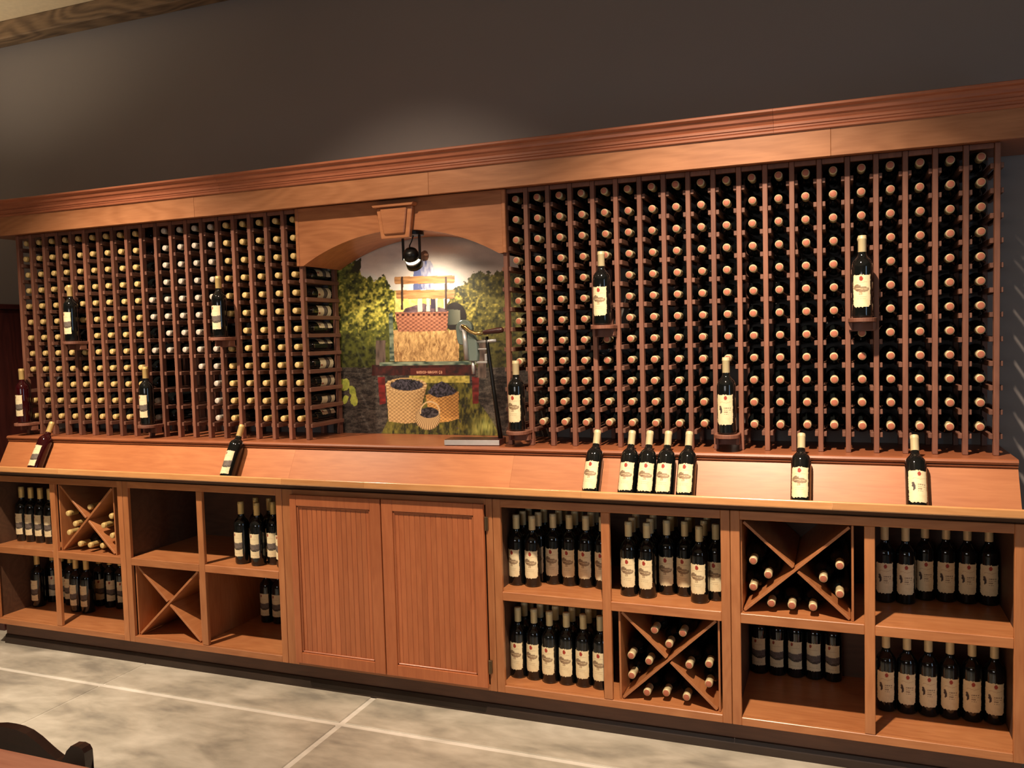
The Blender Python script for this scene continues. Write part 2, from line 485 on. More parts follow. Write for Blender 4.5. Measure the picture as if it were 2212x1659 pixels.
# counter: ledge, sloping display boards, trough and lip
XE = 2.52
t = thing('display_counter', (0, 0, 0.943), 'continuous maple counter with sloped display board, front lip and red-brown ledge', 'counter')
part('ledge', MB().prismX([(-0.093, 1.148), (-0.1, 1.151), (-0.104, 1.159), (-0.1, 1.167), (-0.093, 1.17), (0.312, 1.17), (0.312, 1.148)], -XE, XE), M['ledge'], t, 0)
part('ledge_moulding', MB().prismX([(-0.062, 1.132), (-0.088, 1.136), (-0.096, 1.142), (-0.096, 1.147), (-0.062, 1.147)], -XE, XE), M['ledge'], t, 0)
SLY0, SLZ0, SLY1, SLZ1 = -0.0875, 1.14, -0.187, 0.953
for xa, xb in ((-XE, -0.556), (-0.5555, 0.5895), (0.59, XE)):
    part('sloped_board', MB().prismX([(SLY0, SLZ0), (SLY1, SLZ1), (SLY1 + 0.02, SLZ1 - 0.004), (SLY0 + 0.02, SLZ0 - 0.004)], xa, xb), M['slope'], t, 0)
part('trough_board', MB().prismX([(SLY1, SLZ1), (-0.2865, 1.0055), (-0.2865, 0.996), (SLY1 + 0.004, SLZ1 - 0.008)], -XE, XE), M['shoe_lip_shade'], t, 0)  # dark wood puts the shadow line under the lip into the colour
lip = [(-0.287, 0.999), (-0.287, 1.029)] + [(-0.296 - 0.006 * math.sin(a_), 1.0245 + 0.006 * math.cos(a_)) for a_ in [math.pi / 2 * k / 6 for k in range(7)]] + [(-0.302, 1.003), (-0.300, 0.999)]
for xa, xb in ((-2.56, -1.9), (-1.9, -0.492), (-0.492, -0.05), (-0.05, 0.955), (0.955, 1.9), (1.9, 2.56)):
    part('lip_board', MB().prismX(lip, xa + 0.0003, xb - 0.0003), M['lip'], t, 0)
for xa, xb in ((-XE, -XE + 0.018), (XE - 0.018, XE)):
    part('end_panel', MB().prismX([(-0.075, 1.13), (-0.165, 0.96), (-0.165, 0.945), (0.312, 0.945), (0.312, 1.146), (-0.065, 1.146)], xa + 0.002, xb - 0.002), M['cabZ'], t, 0)

# ------------------------------------------------------------------ header cornice
t = thing('header_cornice', (0, 0, 2.3), 'long maple fascia and fluted crown moulding above both wine racks', 'cornice')
for xa, xb in ((-2.66, -1.1), (-1.1, 0.217), (0.217, 1.9), (1.9, 2.66)):
    part('fascia_board', MB().box(xa + 0.0004, xb - 0.0004, -0.1, -0.08, 2.302, 2.408), M['fascia'], t, 0.001)
crown = [(-0.08, 2.404), (-0.106, 2.404), (-0.11, 2.407), (-0.11, 2.414), (-0.106, 2.417), (-0.109, 2.420), (-0.109, 2.426), (-0.114, 2.429),
         (-0.114, 2.438), (-0.110, 2.441), (-0.113, 2.446), (-0.116, 2.452), (-0.124, 2.456), (-0.126, 2.466), (-0.131, 2.474), (-0.142, 2.478),
         (-0.146, 2.481), (-0.146, 2.488), (-0.142, 2.491), (-0.08, 2.491)]
for xa, xb in ((-2.66, -0.93), (-0.93, 1.696), (1.696, 2.66)):
    part('crown_moulding', MB().prismX(crown, xa + 0.0004, xb - 0.0004), M['crown'], t, 0)
part('soffit', MB().box(-2.66, 2.66, -0.08, 0.312, 2.312, 2.33), M['ledge'], t, 0)
part('top_board', MB().box(-2.66, 2.66, -0.08, 0.312, 2.47, 2.488), M['ledge'], t, 0)

# ------------------------------------------------------------------ arch over the niche
t = thing('arch_surround', (0, 0, 2.03), 'maple arch with keystone framing the top of the mural niche', 'arch')
XA, ZSP, ZAP = 0.516, 2.03, 2.168
def arch_z(x):
    s = ZAP - ZSP
    R = (XA * XA + s * s) / (2 * s)
    return ZAP - R + math.sqrt(max(0, R * R - x * x))
NA = 28
ax = [-XA + 2 * XA * k / NA for k in range(NA + 1)]
prof = [(-0.551, 2.03)] + [(x, arch_z(x)) for x in ax] + [(0.551, 2.03), (0.551, 2.309), (-0.551, 2.309)]
vs = [(x, -0.022, z) for x, z in prof]
mb = MB()
n = len(ax)
# arch panel as strips so that the concave outline stays clean
for k in range(NA):
    x0, x1 = ax[k], ax[k + 1]
    z0, z1 = arch_z(x0), arch_z(x1)
    mb.add([(x0, -0.022, z0), (x1, -0.022, z1), (x1, -0.022, 2.309), (x0, -0.022, 2.309),
            (x0, -0.009, z0), (x1, -0.009, z1), (x1, -0.009, 2.309), (x0, -0.009, 2.309)],
           [(0, 1, 2, 3), (7, 6, 5, 4), (0, 4, 5, 1), (3, 2, 6, 7)])
mb.box(-0.536, -XA, -0.022, -0.009, 2.03, 2.309).box(XA, 0.536, -0.022, -0.009, 2.03, 2.309)
part('arch_panel', mb, M['arch'], t, 0)
for sx in (-1, 1):
    a, b_ = sorted((sx * 0.536, sx * 0.553))
    part('edge_trim', MB().box(a, b_, -0.026, -0.009, 2.03, 2.309), M['arch'], t, 0.002)
mb = MB()
for k in range(NA):
    x0, x1 = ax[k], ax[k + 1]
    z0, z1 = arch_z(x0), arch_z(x1)
    mb.add([(x0, -0.009, z0), (x1, -0.009, z1), (x1, 0.305, z1), (x0, 0.305, z0),
            (x0, -0.009, z0 + 0.012), (x1, -0.009, z1 + 0.012), (x1, 0.305, z1 + 0.012), (x0, 0.305, z0 + 0.012)],
           [(3, 2, 1, 0), (4, 5, 6, 7), (2, 3, 7, 6), (0, 1, 5, 4)])
part('arch_soffit', mb, M['arch'], t, 0)
ks = part('keystone', MB().prismY([(-0.083, 2.27), (-0.062, 2.126), (0.085, 2.126), (0.106, 2.27)], -0.05, -0.0225), M['arch'], t, 0.003)
part('keystone_panel', MB().prismY([(-0.058, 2.262), (-0.042, 2.146), (0.065, 2.146), (0.081, 2.262)], -0.062, -0.0505), M['arch'], ks, 0.004)
part('keystone_cap', MB().prismY([(-0.10, 2.285), (-0.09, 2.27), (0.113, 2.27), (0.123, 2.285)], -0.07, -0.0225), M['arch'], ks, 0.002)

# ------------------------------------------------------------------ wine racks (ladders with cross rails)
PITCH, ROW, X0 = 0.10118, 0.09, 0.5918
ZTOP = 2.265
CX_R = [X0 + i * PITCH for i in range(19)]
CX_L = [-X0 - (18 - i) * PITCH for i in range(19)]
post_me = MB().box(-0.0095, 0.0095, -0.008, 0.022, 1.1705, 2.311).box(-0.0095, 0.0095, 0.27, 0.3, 1.1705, 2.311).mesh('ladder_posts', M['rack'], 0.0015)
rail_me = MB().box(-0.022, -0.0096, 0.003, 0.292, -0.0446, -0.0256).box(0.0096, 0.022, 0.003, 0.292, -0.0446, -0.0256).mesh('cross_rails', M['rail'], 0.0012)
def rack(cols, label):
    cx = (cols[0] + cols[-1]) / 2
    t = thing('wine_rack', (cx, 0, 1.1705), label, 'wine rack', 'ladder wine racks')
    for k in range(20):
        x = cols[0] - PITCH / 2 + k * PITCH
        l = link('ladder', post_me, t, (x - cx, 0, -1.1705))
        for r in range(12):
            link('cross_rail', rail_me, l, (0, 0, ZTOP - ROW * r))
    x0, x1 = cols[0] - PITCH / 2, cols[-1] + PITCH / 2
    for k in range(19):
        xa = cols[0] - PITCH / 2 + k * PITCH + 0.0105
        part('top_spacer', MB().box(xa, xa + PITCH - 0.021, -0.002, 0.016, 2.292, 2.311), M['rack'], t, 0.001)
    return t
rack(CX_L, 'redwood ladder wine rack holding gold-capped and pale-capped bottles')
rack(CX_R, 'redwood ladder wine rack holding copper-capped bottles')

# ------------------------------------------------------------------ painting helpers (numpy)
def vnoise(x, y, seed=0):
    xi, yi = np.floor(x).astype(np.int64), np.floor(y).astype(np.int64)
    xf, yf = x - xi, y - yi
    def h(a, b):
        n = (a * 374761393 + b * 668265263 + seed * 974634777) & 0x7fffffff
        n = ((n ^ (n >> 13)) * 1274126177) & 0x7fffffff
        return ((n ^ (n >> 16)) & 0xffff) / 65535.0
    u, v = xf * xf * (3 - 2 * xf), yf * yf * (3 - 2 * yf)
    return (h(xi, yi) * (1 - u) + h(xi + 1, yi) * u) * (1 - v) + (h(xi, yi + 1) * (1 - u) + h(xi + 1, yi + 1) * u) * v
def fbm(x, y, seed=0, o=4):
    s, a, t = 0, 1.0, 0
    for i in range(o):
        s = s + a * vnoise(x * 2 ** i, y * 2 ** i, seed + i); t += a; a *= 0.55
    return s / t
def inpoly(x, y, P):
    c = np.zeros(x.shape, bool)
    j = len(P) - 1
    for i in range(len(P)):
        xi, yi = P[i]; xj, yj = P[j]
        if yi != yj:
            c ^= ((yi > y) != (yj > y)) & (x < (xj - xi) * (y - yi) / (yj - yi) + xi)
        j = i
    return c
def L3(r, g, b): return np.array(lin(r, g, b)[:3])

def grid_mesh(name, P, paint, keep, mat):
    """P: (ny,nx,3) points, paint: (ny,nx,3) linear colour, keep: (ny-1,nx-1) face mask"""
    ny, nx = P.shape[:2]
    idx = np.arange(ny * nx).reshape(ny, nx)
    q = np.stack([idx[:-1, :-1], idx[:-1, 1:], idx[1:, 1:], idx[1:, :-1]], -1)[keep]
    me = bpy.data.meshes.new(name)
    me.vertices.add(ny * nx); me.vertices.foreach_set('co', P.reshape(-1).astype(np.float32))
    nf = len(q)
    me.loops.add(nf * 4); me.loops.foreach_set('vertex_index', q.reshape(-1).astype(np.int32))
    me.polygons.add(nf)
    me.polygons.foreach_set('loop_start', (np.arange(nf) * 4).astype(np.int32))
    me.update(calc_edges=True)
    ca = me.color_attributes.new('paint', 'FLOAT_COLOR', 'POINT')
    rgba = np.ones((ny * nx, 4), np.float32); rgba[:, :3] = paint.reshape(-1, 3)
    ca.data.foreach_set('color', rgba.reshape(-1))
    me.polygons.foreach_set('use_smooth', [True] * nf)
    me.materials.append(mat)
    me.validate()
    return me

# ------------------------------------------------------------------ mural print
def mural():
    x0, x1, z0, z1 = -0.60, 0.66, 1.1705, 2.20
    nx, nz = 470, 390
    X, Z = np.meshgrid(np.linspace(x0, x1, nx), np.linspace(z0, z1, nz))
    H = [[1287.221768554769, -59.1776850381057, 844.9545143243433],
         [-106.37913138450912, -1517.5313730618382, 3333.528070911653],
         [-0.08307496788038991, -0.012933563072365097, 1.0]]
    d = H[2][0] * X + H[2][1] * Z + 1.0
    x = (H[0][0] * X + H[0][1] * Z + H[0][2]) / d     # print design units
    y = (H[1][0] * X + H[1][1] * Z + H[1][2]) / d
    img = np.zeros(X.shape + (3,))
    def put(mask, col, a=1.0):
        m = (mask * a)[..., None] if not np.isscalar(a) or mask.dtype != bool else (mask.astype(float) * a)[..., None]
        img[...] = img * (1 - m) + np.asarray(col) * m
    def mixc(c0, c1, f): return c0 + (c1 - c0) * np.clip(f, 0, 1)[..., None]
    n_lo = fbm(x / 260, y / 120, 3); n_leaf = fbm(x / 26, y / 26, 11, 3); n_leaf2 = vnoise(x / 15, y / 15, 21)
    n_big = fbm(x / 150, y / 150, 5, 3); n_f = vnoise(x / 6, y / 6, 31)
    # sky
    sky = mixc(L3(166, 156, 150), L3(222, 212, 200), (y - 60) / 420 + (n_lo - 0.5) * 1.3)
    put(np.ones(X.shape, bool), sky)
    put(np.exp(-(((x - 870) / 190) ** 2 + ((y - 140) / 38) ** 2)), L3(212, 188, 168), 0.8 * np.ones(X.shape))
    put(np.exp(-(((x - 1120) / 230) ** 2 + ((y - 250) / 40) ** 2)), L3(104, 96, 92), 0.7 * np.ones(X.shape))
    # ground
    gnd = y > 960 + (n_big - 0.5) * 60
    put(gnd, mixc(L3(32, 27, 24), L3(92, 82, 72), (n_f - 0.35) * 0.6 + (fbm(x / 40, y / 14, 8) - 0.35) * 1.5))
    # foliage
    leafy = lambda dark, mid, hi, k: mixc(mixc(dark, mid, (n_leaf - 0.25) * 2.4), hi, (n_leaf2 * 0.6 + n_leaf * 0.8 - 0.72 + k) * 2.2)
    edge = (n_leaf - 0.5) * 70
    topL = np.interp(x, [-400, 30, 100, 190, 215, 240, 330, 400, 440, 500, 560, 620], [330, 290, 250, 225, 330, 350, 370, 345, 440, 465, 540, 640])
    fl = (x < 600) & (y > topL + edge) & (y < 1060)
    kL = 0.28 * np.exp(-((y - 590) / 170) ** 2) * np.exp(-((x - 300) / 300) ** 2) - 0.15 - 0.3 * np.clip((y - 700) / 250, 0, 1)
    put(fl, leafy(L3(38, 42, 20), L3(108, 112, 44), L3(214, 202, 88), kL + 0.06) * np.clip(1.15 - (y - 620) / 620, 0.35, 1.1)[..., None])
    topR = np.interp(x, [860, 930, 980, 1040, 1080, 1150, 1230, 1300, 1400, 1900], [640, 470, 430, 395, 330, 318, 330, 300, 290, 270])
    fr = (x > 860) & (y > topR + edge) & (y < 1060)
    kR = 0.25 * np.exp(-((x - 1040) / 160) ** 2 - ((y - 560) / 200) ** 2) - 0.22 - 0.3 * np.clip((y - 760) / 250, 0, 1)
    put(fr, leafy(L3(40, 42, 22), L3(108, 102, 48), L3(196, 178, 84), kR + 0.04) * np.clip(1.1 - (y - 640) / 640, 0.3, 1.1)[..., None])
    put((x < 860) & (x > 480) & (y > 470 + edge * 0.4) & (y < 700), mixc(L3(196, 164, 66), L3(232, 206, 130), n_leaf * 1.3))
    put(inpoly(x, y, [(165, 240), (215, 205), (215, 280), (190, 330), (150, 300)]), L3(46, 46, 26))
    # vine trunks and stakes
    for (a, b_) in ((330, 405), (1125, 1190)):
        put((x > a) & (x < b_) & (y > 850) & (y < 1140), mixc(L3(48, 36, 32), L3(110, 92, 80), vnoise(x / 14, y / 60, 9)))
    # grass
    grass = mixc(L3(34, 36, 16), L3(120, 112, 44), fbm(x / 16, y / 40, 14) * 2.2 - 0.75)
    put(inpoly(x, y, [(600, 1130), (1050, 1135), (1110, 1300), (1200, 1420), (1330, 1640), (340, 1640), (420, 1480), (430, 1200)]) & (n_leaf > 0.22), grass)
    put((y > 1125) & (y < 1180) & (x > 590) & (x < 1060), mixc(L3(120, 110, 44), L3(196, 176, 84), n_leaf2))
    put(np.exp(-(((x - 1160) / 70) ** 2 + ((y - 1520) / 55) ** 2)), mixc(L3(90, 100, 40), L3(196, 194, 104), vnoise(x / 7, y / 40, 51)), 0.9 * np.ones(X.shape))
    # wagon under-carriage
    put((x > 300) & (x < 1110) & (y > 1040) & (y < 1122), mixc(L3(26, 14, 13), L3(78, 28, 22), n_leaf * 1.4 - 0.3))
    put(inpoly(x, y, [(600, 1064), (870, 1060), (874, 1114), (600, 1118)]), L3(84, 32, 25))
    for P, c in (([(345, 1135), (400, 1135), (408, 1340), (360, 1350)], L3(104, 24, 20)), ([(1080, 1130), (1135, 1140), (1130, 1340), (1085, 1345)], L3(92, 26, 22))):
        put(inpoly(x, y, P), mixc(c * 0.4, c * 1.6, vnoise(x / 30, y / 18, 61)))
    # small print on the axle board
    font = {'W': '10101 10101 10101 11111 01010', 'E': '111 100 110 100 111', 'B': '110 101 110 101 110', 'R': '110 101 110 101 101',
            'A': '010 101 111 101 101', 'G': '011 100 101 101 011', 'O': '010 101 101 101 010', 'N': '1001 1101 1011 1001 1001', 'C': '011 100 100 100 011', '-': '000 000 111 000 000'}
    cxp = 648.0
    for ch in 'WEBER-WAGON CO':
        if ch == ' ':
            cxp += 9; continue
        rows = font[ch].split()
        for ry, rw in enumerate(rows):
            for rx, bit in enumerate(rw):
                if bit == '1':
                    put((x > cxp + rx * 3.4) & (x <= cxp + rx * 3.4 + 3.6) & (y > 1086 + ry * 4.4) & (y <= 1086 + ry * 4.4 + 4.6), L3(206, 150, 120))
        cxp += len(rows[0]) * 3.4 + 3.2
    # wheel, barrel
    put(((x - 945) / 92) ** 2 + ((y - 665) / 112) ** 2 < 1, L3(34, 28, 26))
    put(inpoly(x, y, [(890, 605), (985, 612), (990, 720), (890, 730)]), mixc(L3(52, 58, 50), L3(116, 116, 98), (x - 890) / 110))
    # hay bale
    straw = mixc(L3(122, 84, 48), L3(222, 180, 118), fbm(x / 9 + fbm(x / 40, y / 40, 2) * 6, y / 34, 41, 3) * 1.5 - 0.25)
    put((x > 468 + edge * 0.1) & (x < 978 + edge * 0.1) & (y > 768 + edge * 0.3) & (y < 1012), straw)
    # tall basket on the wagon
    weave = lambda sx, sy: 0.5 + 0.5 * np.sin(x / sx + np.floor(y / sy) * math.pi) * np.sin((y / sy % 1) * math.pi)
    put(inpoly(x, y, [(478, 628), (895, 622), (885, 775), (505, 782)]), mixc(L3(104, 58, 44), L3(196, 132, 100), weave(6.5, 15) * 0.9 + (n_f - 0.5) * 0.4))
    put((np.abs(y - 648 + (x - 680) * 0.01) < 10) & (x > 490) & (x < 890) & (np.sin(x / 6.5) > 0.1), L3(70, 36, 28))
    put(inpoly(x, y, [(560, 600), (640, 575), (700, 560), (820, 590), (888, 605), (890, 626), (540, 632)]), mixc(L3(46, 34, 40), L3(120, 96, 100), n_leaf2))
    # person behind the bench: shirt, head
    put(inpoly(x, y, [(622, 455), (624, 300), (660, 245), (700, 222), (755, 228), (790, 290), (806, 360), (806, 452)]),
        mixc(L3(84, 92, 132), L3(206, 200, 200), (x - 690) / 130 + (fbm(x / 16, y / 60, 71) - 0.5) * 1.4))
    put(((x - 710) / 33) ** 2 + ((y - 190) / 42) ** 2 < 1, mixc(L3(44, 26, 18), L3(112, 74, 50), (n_leaf - 0.3) * 1.6))
    put(((x - 722) / 16) ** 2 + ((y - 180) / 9) ** 2 < 1, L3(168, 126, 100))
    # bench slats and irons
    grain = fbm(x / 120, y / 9, 81, 3)
    for P in ([(475, 357), (485, 352), (940, 343), (946, 352), (944, 396), (936, 402), (484, 411), (476, 402)],
              [(486, 462), (500, 458), (935, 452), (944, 460), (942, 516), (930, 524), (498, 526), (488, 516)]):
        put(inpoly(x, y, P), mixc(L3(112, 70, 40), L3(206, 154, 100), grain * 1.3 - 0.15))
    for a in (534, 876):
        put((x > a - 8) & (x < a + 9) & (y > 352) & (y < 612), L3(58, 40, 32))
    for a, b_ in ((656, 692), (724, 752), (796, 812)):
        put((x > a) & (x < b_) & (y > 522) & (y < 624), L3(226, 206, 168))
    put((x > 758) & (x < 796) & (y > 525) & (y < 600), L3(60, 52, 66))
    # green wagon frame
    teal = mixc(L3(46, 66, 58), L3(146, 156, 128), vnoise(x / 40, y / 16, 91) * 1.3 - 0.2)
    put(inpoly(x, y, [(430, 640), (462, 632), (474, 1010), (440, 1012)]), teal * 0.8)
    put(inpoly(x, y, [(358, 1018), (1110, 1006), (1112, 1036), (360, 1048)]), teal)
    # ground baskets
    def basket(P, c0, c1, sx, sy, sh):
        m = inpoly(x, y, P)
        put(m, mixc(c0, c1, weave(sx, sy) * 0.75 + 0.15 + (n_f - 0.5) * 0.3 - sh))
    basket([(408, 1190), (425, 1160), (700, 1165), (728, 1205), (690, 1350), (655, 1488), (560, 1498), (430, 1480)], L3(122, 88, 50), L3(214, 178, 122), 5.5, 14, np.clip((x - 600) / 400, 0, 0.4))
    rim = np.abs(np.sqrt(((x - 566) / 158) ** 2 + ((y - 1197) / 56) ** 2) - 0.95) < 0.07
    put(rim, mixc(L3(150, 112, 70), L3(222, 188, 134), (np.sin(np.arctan2(y - 1197, x - 566) * 40) + 1) / 2))
    put(((x - 570) / 130) ** 2 + ((y - 1196) / 44) ** 2 < 1 + (n_f - 0.5) * 0.3, mixc(L3(18, 15, 20), L3(86, 80, 90), vnoise(x / 9, y / 9, 17) * 1.4 - 0.4))
    basket([(716, 1272), (975, 1246), (978, 1458), (900, 1482), (820, 1490), (745, 1430)], L3(126, 84, 40), L3(222, 168, 92), 5.5, 13, 0.25 * (n_big > 0.52))
    put(inpoly(x, y, [(730, 1252), (790, 1190), (845, 1168), (900, 1190), (965, 1245), (930, 1272), (820, 1296), (770, 1280)]), mixc(L3(18, 15, 20), L3(80, 74, 86), vnoise(x / 9, y / 9, 18) * 1.4 - 0.4))
    rr = np.sqrt(((x - 735) / 98) ** 2 + ((y - 1452) / 95) ** 2)
    put((rr < 1) & (y > 1385), mixc(L3(120, 92, 58), L3(212, 180, 128), 0.5 + 0.5 * np.sin(np.arctan2(y - 1370, x - 735) * 60) - (rr > 0.9) * 0.3))
    put(((x - 745) / 76) ** 2 + ((y - 1412) / 42) ** 2 < 1, mixc(L3(18, 15, 20), L3(84, 78, 80), vnoise(x / 9, y / 9, 19) * 1.4 - 0.4))
    put((np.abs(np.sqrt(((x - 752) / 74) ** 2 + ((y - 1405) / 78) ** 2) - 1) < 0.07) & (y < 1420), L3(200, 170, 124))
    # leaves in the lower corner
    for (lx, ly, a, b_, th) in ((92, 1195, 30, 48, 0.2), (150, 1250, 24, 55, -0.3), (92, 1310, 22, 36, 0.4), (160, 1318, 28, 42, -0.2), (70, 1170, 12, 22, 0)):
        u = (x - lx) * math.cos(th) + (y - ly) * math.sin(th); v = -(x - lx) * math.sin(th) + (y - ly) * math.cos(th)
        put((u / a) ** 2 + (v / b_) ** 2 < 1 + (n_leaf2 - 0.5) * 0.5, mixc(L3(110, 124, 44), L3(200, 200, 88), n_leaf))
    img = np.clip(img * 1.35, 0, 0.9)
    P = np.stack([X, np.full(X.shape, 0.3135), Z], -1)
    return grid_mesh('vineyard_mural', P, img, np.ones((nz - 1, nx - 1), bool), M['mural'])
t = thing('vineyard_mural', (0.03, 0.3135, 1.1705), 'printed vineyard mural with harvest wagon, hay bale and grape baskets on niche wall', 'mural')
o = link('printed_sheet', mural(), t); o.location = (-0.03, -0.3135, -1.1705)
part('backing_board', MB().box(-0.60, 0.66, 0.3138, 0.3157, 1.1705, 2.20), M['black'], t, 0)

# ------------------------------------------------------------------ bottle meshes
BH = 0.308
def lathe_mesh(name, prof, mat, seg=22, cap0=True, cap1=True):
    return MB().lathe(prof, seg, (0, 0, 0), cap0, cap1).mesh(name, mat, 0, True)
R_B = 0.0372
glass_prof = [(0.020, 0.004), (0.031, 0.0), (0.0355, 0.002), (R_B, 0.008), (R_B, 0.190), (0.0365, 0.199), (0.034, 0.208), (0.030, 0.2155),
              (0.0245, 0.222), (0.019, 0.2285), (0.0155, 0.236), (0.0142, 0.245), (0.0138, 0.26), (0.0138, 0.30)]
GLASS = lathe_mesh('bottle_glass', glass_prof, M['glass'])
ROSE = lathe_mesh('rose_glass', glass_prof, M['rose'])
foil_prof = [(0.0146, 0.246), (0.0150, 0.247), (0.0150, 0.293), (0.0158, 0.2945), (0.0158, 0.298), (0.0150, 0.2995), (0.0150, 0.3055), (0.0140, BH)]
FOIL = {k: lathe_mesh('capsule_' + k, foil_prof, M['foil_' + k], 18) for k in ('cream', 'gold', 'pale')}
disc = [(0.0128, BH + 0.0001), (0.0128, BH + 0.0006), (0.0120, BH + 0.0011), (0.004, BH + 0.0012)]
disc_s = [(0.0122, BH + 0.0001), (0.0122, BH + 0.0006), (0.0114, BH + 0.0011), (0.004, BH + 0.0012)]
CAP = {'copper': lathe_mesh('cap_copper', disc_s, M['cap_copper'], 16), 'gold': lathe_mesh('cap_gold', disc, M['cap_gold'], 16), 'pale': lathe_mesh('cap_pale', disc, M['cap_pale'], 16)}

def label_mesh(kind):
    na, nz = 46, 54
    half = {'tree': 0.92, 'band': 0.86, 'rooster': 0.95}[kind]
    z0, z1 = 0.038, 0.161
    A, Z = np.meshgrid(np.linspace(-half, half, na), np.linspace(z0, z1, nz))
    s = (A + half) / (2 * half)          # 0..1 across
    v = (z1 - Z) / (z1 - z0)             # 0 top .. 1 bottom
    r = R_B + 0.0004
    P = np.stack([r * np.sin(A), -r * np.cos(A), Z], -1)
    px, py = s * 78, v * 122             # mm
    n1 = fbm(px / 14, py / 14, 3); n2 = vnoise(px / 3, py / 3, 6)
    img = np.zeros(A.shape + (3,)) + L3(238, 220, 176)
    img = img + (L3(214, 184, 128) - L3(238, 220, 176)) * np.clip((n1 - 0.45) * 2, 0, 1)[..., None] * 0.5
    def put(m, c, a=1.0):
        m = (m.astype(float) * a)[..., None]
        img[...] = img * (1 - m) + c * m
    edge = np.minimum(np.minimum(px, 78 - px), np.minimum(py, 122 - py))
    put(np.clip(1 - edge / 5, 0, 1) * (n2 * 0.9), L3(168, 124, 76), 0.6)
    if kind == 'tree':
        put(((px - 37) / 7.8) ** 2 + ((py - 15) / 8.2) ** 2 < 0.8 + n2 * 0.5, L3(164, 54, 38))
        put((((px - 21) / 17) ** 2 + ((py - 48) / 12) ** 2 < 0.7 + n2 * 0.5), L3(112, 84, 60), 0.85)
        put((((px - 42) / 30) ** 2 + ((py - 55) / 10.5) ** 2 < 0.7 + n2 * 0.5), L3(124, 94, 68), 0.8)
        put((np.abs(px - 38) < 26) & (np.abs(py - 53 - (px - 38) * 0.08) < 2.2) & (n2 > 0.35), L3(214, 190, 148), 0.8)
        put((np.abs(px - 36) < 7) & (py > 58) & (py < 74) & (n2 > 0.35), L3(156, 124, 92), 0.7)
        for k, yy in enumerate((82, 90, 98)):
            put((np.abs(py - yy) < 0.9) & (np.abs(px - 38) < 22 - k * 4) & (n2 > 0.3), L3(176, 146, 106), 0.6)
        put((np.abs(py - 29 - np.sin(px / 5) * 1.2) < 1.1) & (np.abs(px - 38) < 24), L3(190, 160, 118), 0.6)
    elif kind == 'band':
        put(((px - 24) / 6.2) ** 2 + ((py - 14) / 7) ** 2 < 0.9 + n2 * 0.4, L3(156, 66, 44))
        top = 50 + np.sin(px / 24) * 4; bot = 80 + np.sin((px - 8) / 78 * math.pi) * 9
        m = (py > top) & (py < bot)
        put(m, L3(104, 92, 84)); put(m & (py > bot - 10), L3(70, 60, 48)); put(m & (n2 > 0.72), L3(132, 120, 104), 0.6)
        put((np.abs(py - 30 - np.sin(px / 5)) < 1.2) & (np.abs(px - 38) < 22), L3(196, 170, 128), 0.6)
        for yy in (98, 105):
            put((np.abs(py - yy) < 0.9) & (np.abs(px - 39) < 20) & (n2 > 0.3), L3(184, 156, 116), 0.6)
    else:
        put(((px - 44) / 7) ** 2 + ((py - 14) / 7.5) ** 2 < 0.9 + n2 * 0.4, L3(170, 64, 46))
        put((((px - 22) / 7) ** 2 + ((py - 64) / 12) ** 2 < 0.8 + n2 * 0.5) & ~(((px - 15) / 6) ** 2 + ((py - 68) / 7) ** 2 < 0.8), L3(66, 52, 46))
        put(((px - 20) / 5) ** 2 + ((py - 50) / 5) ** 2 < 0.8 + n2 * 0.4, L3(84, 66, 56))
        for yy in (54, 62, 70, 78):
            put((np.abs(py - yy) < 1.5) & (np.abs(px - 52) < 15) & (vnoise(px / 2.6, py / 9, yy) > 0.4), L3(128, 100, 74), 0.8)
        put((np.abs(py - 32 - np.sin(px / 6) * 1.6) < 1.2) & (np.abs(px - 42) < 24), L3(196, 160, 112), 0.6)
    # torn paper outline
    rag = 0.4 if kind == 'band' else 1.0
    e2 = edge + (vnoise(px / 4.2, py / 4.2, 77) - 0.55) * 3.4 * rag
    corner = np.hypot(np.minimum(px, 78 - px), 122 - py)
    keepv = (e2 > 0.3) & (corner > 9 * rag)
    keep = keepv[:-1, :-1] & keepv[1:, 1:] | (keepv[1:, :-1] & keepv[:-1, 1:])
    return grid_mesh('label_' + kind, P, img, keep, M['paper'])
LABEL = {k: label_mesh(k) for k in ('tree', 'band', 'rooster')}

NB = [0]
REST = []
def bottle(loc, rot, label, group, foil='cream', cap=None, paper=None, glass=None, roll=0.0, rest=False):
    if rest:
        REST.append((loc, rot, foil, cap, paper, roll))
        return
    t = thing('wine_bottle', loc, label, 'wine bottle', group)
    t.rotation_euler = rot.to_euler()
    g = link('glass', glass or GLASS, t)
    link('capsule', FOIL[foil], t)
    if cap: link('cap', CAP[cap], t)
    if paper:
        p = link('label', LABEL[paper], t)
        p.rotation_euler = (0, 0, roll)
    NB[0] += 1
    return t
UP = Matrix.Identity(3)
LIE = Matrix.Rotation(math.pi / 2, 3, 'X')     # neck towards the room

